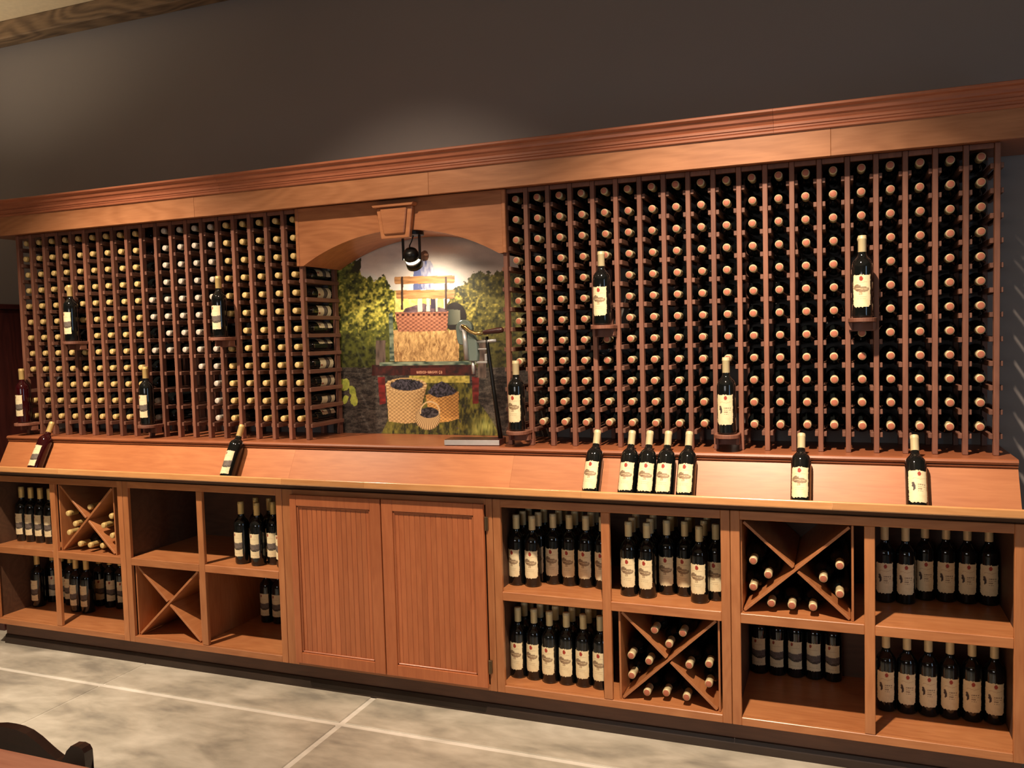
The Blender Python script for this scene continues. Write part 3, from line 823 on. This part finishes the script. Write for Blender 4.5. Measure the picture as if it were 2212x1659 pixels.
# racked bottles ------------------------------------------------------
gone_R = {(4, 4), (4, 5), (4, 6), (9, 9), (9, 10), (9, 11), (14, 4), (14, 5), (14, 6), (0, 9), (0, 10), (0, 11)}
gone_L = {(10, 8), (10, 9), (10, 10), (10, 11), (11, 8), (11, 9), (11, 10), (11, 11), (12, 9), (12, 10), (12, 11), (15, 11),
          (3, 5), (4, 6), (9, 6), (9, 8), (9, 9), (14, 6), (13, 6), (8, 10), (8, 11), (0, 9)}
deep_L = {(9, 0), (9, 1), (9, 2), (9, 3)}
for i in range(19):
    for r in range(12):
        if (i, r) not in gone_R:
            roll = random.uniform(-3.1, 3.1)
            bottle((CX_R[i] + random.uniform(-.001, .001), BH + random.uniform(-.004, .005), ZTOP - ROW * r ), LIE,
                   'copper-capped wine bottle lying in rack, %s column from mural niche, %s row below header' % (ORD[i], ORD[r]),
                   'copper-capped bottles in the ladder rack', 'cream', 'copper', 'tree' if i == 0 else None, roll=roll, rest=0 < i < 6)
for i in range(19):
    pale = 9 <= i <= 13
    for r in range(12):
        if (i, r) in gone_L: continue
        back = 0.006 if (i, r) in deep_L else 0.0
        nm = 'pale-capped' if pale else 'gold-capped'
        roll = random.uniform(-3.1, 3.1)
        if (i, r) in deep_L:
            continue
        if i == 18: roll = [2.4, 1.15, 1.6, 2.35, 1.75, 1.6, 2.5, 2.75, 1.7, 1.55, 1.1, 2.6][r]
        bottle((CX_L[i] + random.uniform(-.001, .001), BH + random.uniform(-.004, .005), ZTOP - ROW * r), LIE,
               '%s wine bottle lying in rack, %s column from mural niche, %s row below header' % (nm, ORD[18 - i], ORD[r]),
               '%s bottles in the ladder rack' % nm, 'pale' if pale else 'gold', 'pale' if pale else 'gold', 'band' if i == 18 else None, roll=roll, rest=i < 18)

# display brackets and the bottles standing on them --------------------
def bracket(x, z, where):
    t = thing('display_bracket', (x, -0.009, z - 0.04), 'round-fronted bracket shelf, ' + where, 'bracket', 'bracket shelves on the racks')
    pr = [(-0.05, -0.009)] + [(0.05 * math.cos(a), -0.068 - 0.055 * math.sin(a)) for a in [math.pi - math.pi * k / 14 for k in range(15)]] + [(0.05, -0.009)]
    part('shelf', MB().prismZ([(x + a, b_) for a, b_ in pr], z - 0.016, z), M['rack'], t, 0.002)
    part('support', MB().box(x - 0.047, x - 0.035, -0.06, -0.009, z - 0.045, z - 0.0165).box(x + 0.035, x + 0.047, -0.06, -0.009, z - 0.045, z - 0.0165)
         .box(x - 0.047, x + 0.047, -0.02, -0.009, z - 0.05, z - 0.0165), M['rack'], t, 0.001)
disp = [(CX_R[4], 1.695, 'tree', None, 'upper, nearest the niche on the copper-capped side'),
        (CX_R[14], 1.692, 'tree', None, 'upper, farther from the niche on the copper-capped side'),
        (CX_R[9], 1.243, 'rooster', None, 'lower, midway along the copper-capped side'),
        (CX_R[0] + 0.008, 1.243, 'tree', None, 'lower, next to the niche on the copper-capped side'),
        (CX_L[4], 1.697, 'band', None, 'upper, farther from the niche on the gold-capped side'),
        (CX_L[14], 1.694, 'band', None, 'upper, nearest the niche on the gold-capped side'),
        (CX_L[9], 1.243, 'band', None, 'lower, midway along the gold-capped side'),
        (CX_L[0], 1.243, 'band', ROSE, 'lower, outer end of the gold-capped side')]
for x, z, pp, gl, where in disp:
    bracket(x, z, where)
    bottle((x, -0.069, z + 0.0005), UP, ('rose' if gl else 'dark') + ' wine bottle standing on bracket shelf, ' + where,
           'bottles standing on bracket shelves', 'gold' if x < 0 else 'cream', None, pp, gl, roll=-0.10 if x > 0 else -0.05)

# bottles leaning on the sloped counter -------------------------------
TILT = math.atan2(SLY0 - SLY1, SLZ0 - SLZ1)
ROT_S = Matrix.Rotation(-TILT, 3, 'X')
def lean(x, label, paper='tree', glass=None, foil='cream', roll=-0.08, grp='bottles leaning on the sloped counter'):
    # back of the bottle on the board, heel in the trough
    n = Vector((0, -math.cos(TILT), math.sin(TILT)))
    d = Vector((0, math.sin(TILT), math.cos(TILT)))
    base = Vector((x, SLY1, SLZ1)) + n * (R_B + 0.001) + d * 0.006
    bottle(base, ROT_S, label, grp, foil, None, paper, glass, roll)
XS_R = [0.967, 1.117, 1.192, 1.269, 1.354, 1.787, 2.185]
LB_R = ['lone leaning wine bottle nearest the doors, just before the cluster of four on slope',
        'first leaning wine bottle of the cluster of four, on the doors side',
        'second leaning wine bottle of the cluster of four on the slope',
        'third leaning wine bottle of the cluster of four on the slope',
        'last leaning wine bottle of the cluster of four, set slightly apart',
        'lone leaning wine bottle above the filled end cross bin', 'lone leaning wine bottle with bird label near the end of the counter']
for x, lb in zip(XS_R, LB_R):
    lean(x, lb, 'rooster' if x > 2 else 'tree', roll={1.192: 0.12}.get(x, -0.08) if x < 2 else 0.1)
lean(-2.19, 'rose wine bottle leaning on the slope at gold-capped end', 'band', ROSE, 'gold', -0.1)
lean(-0.885, 'dark wine bottle with banded label leaning alone on the slope near doors', 'band', None, 'gold', -0.1)

# bottles standing in the cubbies -------------------------------------
def stand(lst, z, fmt, grp, paper, foil='cream', rest=False):
    for k, q in enumerate(lst):
        x, y, roll = q[0], q[1], (q[2] if len(q) > 2 else random.uniform(-0.16, 0.02))
        bottle((x, y, z + 0.0005), UP, fmt % ORD[k], grp, foil, None, paper, None, roll, rest)
XC = [.597, .6725, .748, .8235, .899, .9745]
YC = [-.108, -.112, -.050, -.052, -.055, -.059]
UPC = 'upper cubby beside doors under copper-capped rack'
LOC = 'lower cubby beside doors under copper-capped rack'
stand([(x, y, [-.28, .02, -.05, -.08, -.1, -.06][k]) for k, (x, y) in enumerate(zip(XC, YC))], ZS, 'front-row wine bottle %s from doors, ' + UPC, 'upper cubby beside the doors, copper side', 'tree')
stand([(x + .002, y + .077) for x, y in zip(XC[:5], YC)], ZS, 'second-row wine bottle %s from doors, ' + UPC, 'upper cubby beside the doors, copper side', 'tree')
stand([(x + .003, y + .154) for x, y in zip(XC[:5], YC)], ZS, 'third-row wine bottle %s from doors, ' + UPC, 'upper cubby beside the doors, copper side', 'tree', rest=True)
stand([(1.103, -.122), (1.181, -.127), (1.250, -.058), (1.326, -.060), (1.396, -.134), (1.4725 - .018, -.083)], ZS, 'front wine bottle %s from doors, cubby above the copper-side lower cross bin', 'cubby above the lower cross bin', 'tree')
stand([(1.10, -.042), (1.178, -.047), (1.252, .022), (1.328, .018), (1.400, -.028)], ZS, 'second-row wine bottle %s from doors, cubby above the copper-side lower cross bin', 'cubby above the lower cross bin', 'tree')
stand([(1.098, .040), (1.175, .034), (1.253, .100), (1.329, .097), (1.402, .052)], ZS, 'third-row wine bottle %s from doors, cubby above the copper-side lower cross bin', 'cubby above the lower cross bin', 'tree', rest=True)
YL = [-.118, -.118, -.130, -.126, -.126, -.127]
stand(list(zip(XC, YL)), ZB, 'front-row wine bottle %s from doors, ' + LOC, 'lower cubby beside the doors, copper side', 'tree')
stand([(x + .002, y + .077) for x, y in zip(XC, YL)], ZB, 'second-row wine bottle %s from doors, ' + LOC, 'lower cubby beside the doors, copper side', 'tree')
stand([(x + .003, y + .154) for x, y in zip(XC[:5], YL)], ZB, 'third-row wine bottle %s from doors, ' + LOC, 'lower cubby beside the doors, copper side', 'tree', rest=True)
stand([(1.592 + .0755 * k, .243, -.05) for k in range(5)], ZB, 'wine bottle %s from doors in back row below the upper cross bin, copper side', 'cubby below the upper cross bin', 'band')
stand([(2.090, .078, -.1), (2.165, .078, -.1), (2.240, .148, -.1), (2.315, .147, -.1), (2.3895, .147, -.1), (2.4640, .147, -.1)], ZS, 'bird-label wine bottle %s from doors in copper-side upper end cubby', 'upper end cubby, copper side', 'rooster')
stand([(2.091 + .0746 * k, .012, -.12) for k in range(6)], ZB, 'bird-label wine bottle %s from doors in copper-side lower end cubby', 'lower end cubby, copper side', 'rooster')
stand([(-2.447 + .0765 * k, -.088 - .002 * k, -.06) for k in range(4)], ZS, 'banded-label wine bottle %s from the outer end, gold-side upper end cubby', 'upper end cubby, gold side', 'band', 'gold')
stand([(-2.457, -.008, -.06), (-2.452, .090, .95), (-2.374, .085, .95)], ZB, 'banded-label wine bottle %s from the outer end, gold-side lower end cubby', 'lower end cubby, gold side', 'band', 'gold')
stand([(-2.290, .075, -.05), (-2.150, -.010, -.1), (-2.070, -.010, -.1), (-2.105, .110, .95), (-2.022, .110, .95), (-1.940, .110, .95)], ZB, 'banded-label wine bottle %s from outer end, cubby below gold-side filled cross bin', 'cubby below the gold-side cross bin', 'band', 'gold')
stand([(-0.853, -.152, -.15), (-0.751, -.160, -.05), (-0.685, -.118, -.02), (-0.607, -.150, -.05)], ZS, 'front banded-label wine bottle %s from empty cubby, gold-side upper cubby beside doors', 'upper cubby beside the doors, gold side', 'band', 'gold')
stand([(-0.845, -.045), (-0.766, -.04)], ZS, 'rear banded-label wine bottle %s from empty cubby, gold-side upper cubby beside doors', 'upper cubby beside the doors, gold side', 'band', 'gold')
stand([(-0.962, .161, 0), (-0.885, .161, 0)], ZB, 'wine bottle %s from empty cross bin, gold-side lower cubby beside doors', 'lower cubby beside the doors, gold side', 'band', 'gold')

# cross bins ----------------------------------------------------------
def cross_bin(x0, x1, z0, z1, label):
    t = thing('cross_bin', ((x0 + x1) / 2, -0.2, z0), label, 'wine bin', 'cross-shaped bottle bins')
    y0, y1 = -0.217, 0.285
    th = 0.008
    part('side_panel', MB().box(x0, x0 + th, y0, y1, z0 + .0005, z1), M['cabZ'], t, 0.001)
    part('side_panel', MB().box(x1 - th, x1, y0, y1, z0 + .0005, z1), M['cabZ'], t, 0.001)
    xa, xb = x0 + th + .0005, x1 - th - .0005
    za, zb = z0 + .001, z1 - .001
    def diag(p, q, ya):
        d = Vector((q[0] - p[0], q[1] - p[1])); d.normalize()
        n = Vector((-d.y, d.x)) * 0.0055
        return [(p[0] + n.x, p[1] + n.y), (q[0] + n.x, q[1] + n.y), (q[0] - n.x, q[1] - n.y), (p[0] - n.x, p[1] - n.y)]
    e = 0.006
    mx, mz = (xa + xb) / 2, (za + zb) / 2
    part('diagonal_board', MB().prismY(diag((xa + e, za + e), (xb - e, zb - e), 0), y0, y1), M['cabY'], t, 0.001)
    for p in ((xa + e, zb - e), (xb - e, za + e)):
        v = Vector((mx - p[0], mz - p[1])); v *= (v.length - 0.0115) / v.length
        part('diagonal_half_board', MB().prismY(diag(p, (p[0] + v.x, p[1] + v.y), 0), y0, y1), M['cabY'], t, 0.001)
cross_bin(1.077, 1.484, ZB, 0.528, 'filled wooden cross bin in lower cubby of the packed copper-side cabinet')
cross_bin(1.564, 1.972, ZS, 0.928, 'filled wooden cross bin in upper cubby of the copper-side end cabinet')
cross_bin(-2.006, -1.612, ZS, 0.928, 'filled wooden cross bin in upper cubby of the gold-side end cabinet')
cross_bin(-1.492, -1.070, ZB, 0.528, 'empty wooden cross bin in lower cubby next to the gold-side end cabinet')

def settle(pts, x0, x1, z0, z1):
    r = R_B + 0.0006
    xa, xb, za, zb = x0 + .0085, x1 - .0085, z0 + .001, z1 - .001
    e = 0.006
    mx, mz = (xa + xb) / 2, (za + zb) / 2
    d1 = Vector((xb - xa - 2 * e, zb - za - 2 * e)).normalized(); d2 = Vector((d1.x, -d1.y))
    n1, n2 = Vector((-d1.y, d1.x)), Vector((d1.y, d1.x))     # both point upward
    sg = {'t': (1, 1), 'b': (-1, -1), 'l': (1, -1), 'r': (-1, 1)}
    P = [Vector((x, z)) for q, x, z in pts]
    Q = []
    for p in P:
        v = p - Vector((mx, mz))
        Q.append((1 if v.dot(n1) > 0 else -1, 1 if v.dot(n2) > 0 else -1))
    for it in range(400):
        for i, p in enumerate(P):
            for n, sgn in ((n1, Q[i][0]), (n2, Q[i][1])):
                d = (p - Vector((mx, mz))).dot(n) * sgn
                if d < r + 0.006: p += n * (sgn * (r + 0.006 - d))
            for j in range(i):
                v = p - P[j]
                if v.length < 2 * r:
                    k = v.normalized() * ((2 * r - v.length) / 2)
                    p += k; P[j] -= k
            p.x = min(max(p.x, xa + r), xb - r)
            p.y = min(max(p.y, z0 + r), z1 - r)
    return [(q[0], p.x, p.y) for q, p in zip(pts, P)]

def binned(pts, box, place, foil, cap, grp):
    pts = settle(pts, *box)
    names = {'t': 'top', 'b': 'bottom', 'd': 'doors-side', 'f': 'far-side'}
    cnt = {}
    for q, x, z in pts:
        k = cnt.get(q, 0); cnt[q] = k + 1
        bottle((x, BH - 0.2 + random.uniform(-.012, .006), z), LIE, '%s-capped wine bottle, %s in %s quarter of %s' % (cap, ORD[k], names[q], place), grp, foil, cap, None)
binned([('t', 1.219, .452), ('t', 1.337, .455), ('t', 1.2785, .399), ('d', 1.124, .335), ('d', 1.190, .322), ('d', 1.125, .256),
        ('f', 1.358, .325), ('f', 1.436, .335), ('f', 1.434, .256), ('b', 1.178, .196), ('b', 1.2555, .196), ('b', 1.348, .196)],
       (1.077, 1.484, ZB, 0.528), 'the packed copper-side cabinet cross bin', 'cream', 'copper', 'bottles in the packed cabinet cross bin')
binned([('d', 1.612, .768), ('d', 1.666, .712), ('d', 1.611, .663), ('f', 1.924, .770), ('f', 1.866, .718), ('f', 1.923, .665),
        ('b', 1.669, .607), ('b', 1.7455, .607), ('b', 1.821, .607)],
       (1.564, 1.972, ZS, 0.928), 'the copper-side end cabinet cross bin', 'cream', 'copper', 'bottles in the copper-side end cross bin')
binned([('f', -1.958, .762), ('f', -1.903, .706), ('f', -1.958, .654), ('t', -1.809, .810), ('d', -1.660, .760), ('d', -1.718, .708),
        ('d', -1.660, .659), ('b', -1.886, .607), ('b', -1.808, .607), ('b', -1.731, .607)],
       (-2.006, -1.612, ZS, 0.928), 'the gold-side end cabinet cross bin', 'gold', 'gold', 'bottles in the gold-side cross bin')

# ------------------------------------------------------------------ niche spotlight
t = thing('niche_spotlight', (0.055, 0.03, 2.165), 'black gimbal spotlight hanging from the arch soffit in front of mural', 'spotlight')
zc = arch_z(0.118) - 0.0005
part('mounting_plate', MB().lathe([(0.055, -0.016), (0.055, 0.0)], 24, (0.06, 0.03, zc - 0.001)), M['black'], t, 0.001)
part('hanger_bar', MB().box(0.006, 0.013, 0.022, 0.038, 2.03, zc - 0.016), M['black'], t, 0.001)
part('hanger_bar', MB().box(0.093, 0.100, 0.022, 0.038, 2.03, zc - 0.016), M['black'], t, 0.001)
part('cable', MB().tube([(0.06, 0.04, zc - 0.016), (0.048, 0.045, 2.12), (0.045, 0.03, 2.10), (0.055, 0.005, 2.07)], 0.003, 8), M['black'], t, 0, True)
hd = Vector((-0.035, 0.24, -0.22)).normalized()    # aims at the mural
hb = Vector((0.055, 0.005, 2.075))
q = hd.to_track_quat('Z', 'Y').to_matrix()
def headpart(name, prof, mat, caps=(True, True)):
    m_ = MB().lathe(prof, 24, (0, 0, 0), *caps)
    m_.v = [tuple(q @ Vector(p) + hb) for p in m_.v]
    return part(name, m_, mat, t, 0, True)
headpart('lamp_head', [(0.010, 0.0), (0.024, 0.003), (0.033, 0.014), (0.037, 0.032), (0.038, 0.046), (0.030, 0.047), (0.010, 0.047)], M['black'])
headpart('bulb', [(0.012, 0.0475), (0.028, 0.048), (0.0335, 0.053), (0.0345, 0.060), (0.034, 0.066), (0.010, 0.0665)], M['bulb'])
headpart('trim_ring', [(0.0385, 0.060), (0.040, 0.062), (0.040, 0.066), (0.0385, 0.068)], M['steel'], (False, False))
headpart('lamp_shade', [(0.036, 0.064), (0.039, 0.066), (0.040, 0.100), (0.037, 0.100), (0.036, 0.066)], M['black'], (False, False))
lp = hb + hd * 0.102
spot('niche_lamp', lp, lp + hd + Vector((0.0, -0.08, -0.30)), 8.5, (1.0, 0.84, 0.64), 2.75, 0.9, 0.02)

# ------------------------------------------------------------------ lever corkscrew on a stand
t = thing('corkscrew_stand', (0.4, 0.0, 1.1705), 'antique lever corkscrew with wooden handle on a slim black stand in niche', 'corkscrew')
ang = 0.13
def rot2(pts, cx=0.245, cy=-0.085, a=ang):
    return [(cx + (x) * math.cos(a) - y * math.sin(a), cy + x * math.sin(a) + y * math.cos(a)) for x, y in pts]
part('base_slab', MB().prismZ(rot2([(0, 0.012), (0.012, 0), (0.265, 0), (0.265, 0.11), (0.012, 0.11), (0, 0.098)]), 1.1705, 1.197), M['mahog'], t, 0.002)
part('base_plate', MB().prismZ(rot2([(0.004, -0.004), (0.262, -0.004), (0.262, -0.0005), (0.004, -0.0005)]), 1.173, 1.196), M['steel'], t, 0.0008)
part('pole', MB().tube([(0.487, 0.01, 1.197), (0.455, 0.02, 1.42), (0.428, 0.028, 1.62), (0.424, 0.03, 1.66)], [0.011, 0.009, 0.008, 0.008], 12), M['black'], t, 0, True)
part('cross_arm', MB().tube([(0.378, 0.03, 1.638), (0.424, 0.03, 1.640), (0.47, 0.032, 1.642)], 0.008, 10), M['steel'], t, 0, True)
bp = [(0.316 + 0.041 * math.cos(a_), 1.700 + 0.041 * math.sin(a_)) for a_ in [math.radians(d_) for d_ in range(-20, 201, 20)]]
bp += [(0.279, 1.655), (0.288, 1.628), (0.322, 1.620), (0.325, 1.565), (0.336, 1.548), (0.378, 1.548), (0.382, 1.575), (0.378, 1.640), (0.366, 1.668)]
bd = part('corkscrew_body', MB().prismY(bp, 0.014, 0.046), M['verdigris'], t, 0.004, label='green enamelled metal corkscrew frame')
part('clamp', MB().box(0.37, 0.425, 0.02, 0.045, 1.538, 1.549).box(0.414, 0.425, 0.02, 0.045, 1.549, 1.582).box(0.382, 0.425, 0.02, 0.045, 1.600, 1.608), M['steel'], bd, 0.002)
part('piston', MB().tube([(0.322, 0.008, 1.700), (0.330, 0.008, 1.556)], 0.011, 12).tube([(0.352, 0.03, 1.548), (0.353, 0.03, 1.49)], 0.008, 10), M['steel'], bd, 0, True)
part('pivot', MB().tube([(0.318, 0.000, 1.705), (0.318, 0.014, 1.705)], 0.017, 16), M['steel'], bd, 0.001)
part('lever_arm', MB().tube([(0.318, -0.004, 1.712), (0.335, -0.006, 1.706), (0.357, -0.006, 1.687), (0.383, -0.002, 1.676), (0.425, 0.004, 1.678)], [0.009, 0.009, 0.008, 0.0075, 0.007], 12), M['brass'], t, 0, True)
part('wooden_handle', MB().tube([(0.416, 0.006, 1.678), (0.422, 0.006, 1.679), (0.45, 0.009, 1.683), (0.49, 0.010, 1.687), (0.510, 0.011, 1.689), (0.514, 0.011, 1.689)], [0.007, 0.011, 0.0115, 0.0135, 0.012, 0.006], 14), M['mahog'], t, 0, True)

# ------------------------------------------------------------------ table and chair in the corner
t = thing('cherry_table', (-0.35, -2.65, 0), 'red-brown cherry table top, only its corner showing near the floor', 'table')
part('table_top', MB().box(-1.1, 0.52, -3.1, -2.205, 0.715, 0.75), M['table'], t, 0.006, segs=2)
part('apron', MB().box(-1.0, 0.42, -3.0, -2.305, 0.64, 0.714), M['table'], t, 0.002)
for lx in (-0.98, 0.36):
    for ly in (-2.98, -2.37):
        part('leg', MB().lathe([(0.022, 0.0), (0.026, 0.05), (0.030, 0.5), (0.034, 0.64)], 14, (lx + .02, ly + .02, 0)), M['table'], t, 0, True)

t = thing('walnut_chair', (0.02, -2.15, 0), 'dark walnut chair with camelback crest rail tucked under cherry table', 'chair')
cx = 0.018
half = [(0.0, .733), (0.03, .732), (0.06, .727), (0.09, .716), (0.112, .705), (0.14, .692), (0.165, .683), (0.182, .683), (0.194, .694),
        (0.205, .712), (0.222, .727), (0.245, .731), (0.262, .729), (0.27, .72), (0.271, .70), (0.262, .645)]
outer = [(cx + a, z) for a, z in half]
prof = [(cx - a, z) for a, z in reversed(half)] + outer[1:] + [(cx + 0.2, .628), (cx, .622), (cx - 0.2, .628)]
cr = MB()
n = len(prof)
for k in range(len(half) * 2 - 2):
    pass
tops = [(cx - a, z) for a, z in reversed(half)] + outer[1:]
for k in range(len(tops) - 1):
    (xa, za), (xb, zb) = tops[k], tops[k + 1]
    if xb - xa < 1e-6 and xb - xa > -1e-6: continue
    ba, bb = min(za, .625), min(zb, .625)
    ya = -2.10 + 0.25 * (xa - cx) ** 2 * -1; yb = -2.10 + 0.25 * (xb - cx) ** 2 * -1
    th = 0.024
    cr.add([(xa, ya, ba), (xb, yb, bb), (xb, yb, zb), (xa, ya, za), (xa, ya + th, ba), (xb, yb + th, bb), (xb, yb + th, zb), (xa, ya + th, za)],
           [(0, 1, 2, 3), (7, 6, 5, 4), (3, 2, 6, 7), (0, 4, 5, 1)])
part('crest_rail', cr, M['chair'], t, 0)
for k in range(6):
    sx = cx - 0.16 + 0.064 * k
    part('spindle', MB().tube([(sx, -2.09, 0.63), (sx, -2.105, 0.46)], 0.008, 8), M['chair'], t, 0, True)
for sx in (-1, 1):
    part('back_post', MB().tube([(cx + sx * 0.235, -2.092, 0.70), (cx + sx * 0.225, -2.10, 0.46)], 0.013, 10), M['chair'], t, 0, True)
    part('leg', MB().tube([(cx + sx * 0.2, -2.12, 0.43), (cx + sx * 0.235, -2.06, 0.0)], [0.018, 0.014], 10), M['chair'], t, 0, True)
    part('leg', MB().tube([(cx + sx * 0.2, -2.46, 0.43), (cx + sx * 0.225, -2.50, 0.0)], [0.018, 0.014], 10), M['chair'], t, 0, True)
part('seat', MB().prismZ([(cx - .23, -2.08), (cx + .23, -2.08), (cx + .25, -2.3), (cx + .22, -2.5), (cx - .22, -2.5), (cx - .25, -2.3)], 0.43, 0.46), M['chair'], t, 0.008, segs=2)

# ------------------------------------------------------------------ dark wooden cabinet beyond the end of the rack
t = thing('tall_cabinet', (-3.0, 0.05, 0), 'tall dark red-brown wooden cabinet standing past the gold-side rack end', 'cabinet')
part('body', MB().box(-3.4, -2.66, -0.07, 0.30, 0.08, 1.90), M['mahog'], t, 0.004)
part('top', MB().box(-3.43, -2.64, -0.09, 0.305, 1.90, 1.93), M['mahog'], t, 0.005)
for xa, xb in ((-3.38, -3.035), (-3.025, -2.68)):
    d = part('door', MB().box(xa, xb, -0.09, -0.071, 0.12, 1.88), M['mahog'], t, 0.004)
    part('knob', MB().lathe([(0.006, 0), (0.012, 0.012), (0.006, 0.018)], 12, (xb - 0.03 if xa < -3.2 else xa + 0.03, -0.1, 1.0)), M['bronze'], d, 0, True)
for fx in (-3.36, -2.72):
    part('foot', MB().box(fx - .03, fx + .03, -0.06, 0.0, 0.0, 0.08).box(fx - .03, fx + .03, 0.2, 0.28, 0.0, 0.08), M['mahog'], t, 0.003)

# ------------------------------------------------------------------ the remaining racked bottles, joined
def join_rest():
    mats, V, F, MI, PAINT = [], [], [], [], []
    base = 0
    for loc, rot, foil, cap, paper, roll in REST:
        ms = [(GLASS, None), (FOIL[foil], None)] + ([(CAP[cap], None)] if cap else []) + ([(LABEL[paper], roll)] if paper else [])
        R = np.array(rot)
        for me, rl in ms:
            n = len(me.vertices)
            co = np.empty(n * 3, np.float32); me.vertices.foreach_get('co', co); co = co.reshape(-1, 3)
            pc = np.ones((n, 4), np.float32)
            if rl is not None:
                c, s_ = math.cos(rl), math.sin(rl)
                co = co @ np.array([[c, s_, 0], [-s_, c, 0], [0, 0, 1]])
                me.color_attributes['paint'].data.foreach_get('color', (buf := np.empty(n * 4, np.float32))); pc = buf.reshape(-1, 4)
            V.append(co @ R.T + np.array(loc)); PAINT.append(pc)
            m = me.materials[0]
            if m not in mats: mats.append(m)
            for p in me.polygons:
                F.append([i + base for i in p.vertices]); MI.append(mats.index(m))
            base += n
    me = bpy.data.meshes.new('more_racked_bottles')
    me.from_pydata(np.concatenate(V).tolist(), [], F)
    for m in mats: me.materials.append(m)
    me.polygons.foreach_set('material_index', MI)
    me.polygons.foreach_set('use_smooth', [True] * len(F))
    ca = me.color_attributes.new('paint', 'FLOAT_COLOR', 'POINT')
    ca.data.foreach_set('color', np.concatenate(PAINT).reshape(-1).astype(np.float32))
    return me
tag(link('racked_wine_bottles', join_rest()), 'remaining dark wine bottles filling the ladder racks and cubby rear rows', 'wine bottles', None, 'stuff')
print('individual bottles', NB[0], 'joined', len(REST))
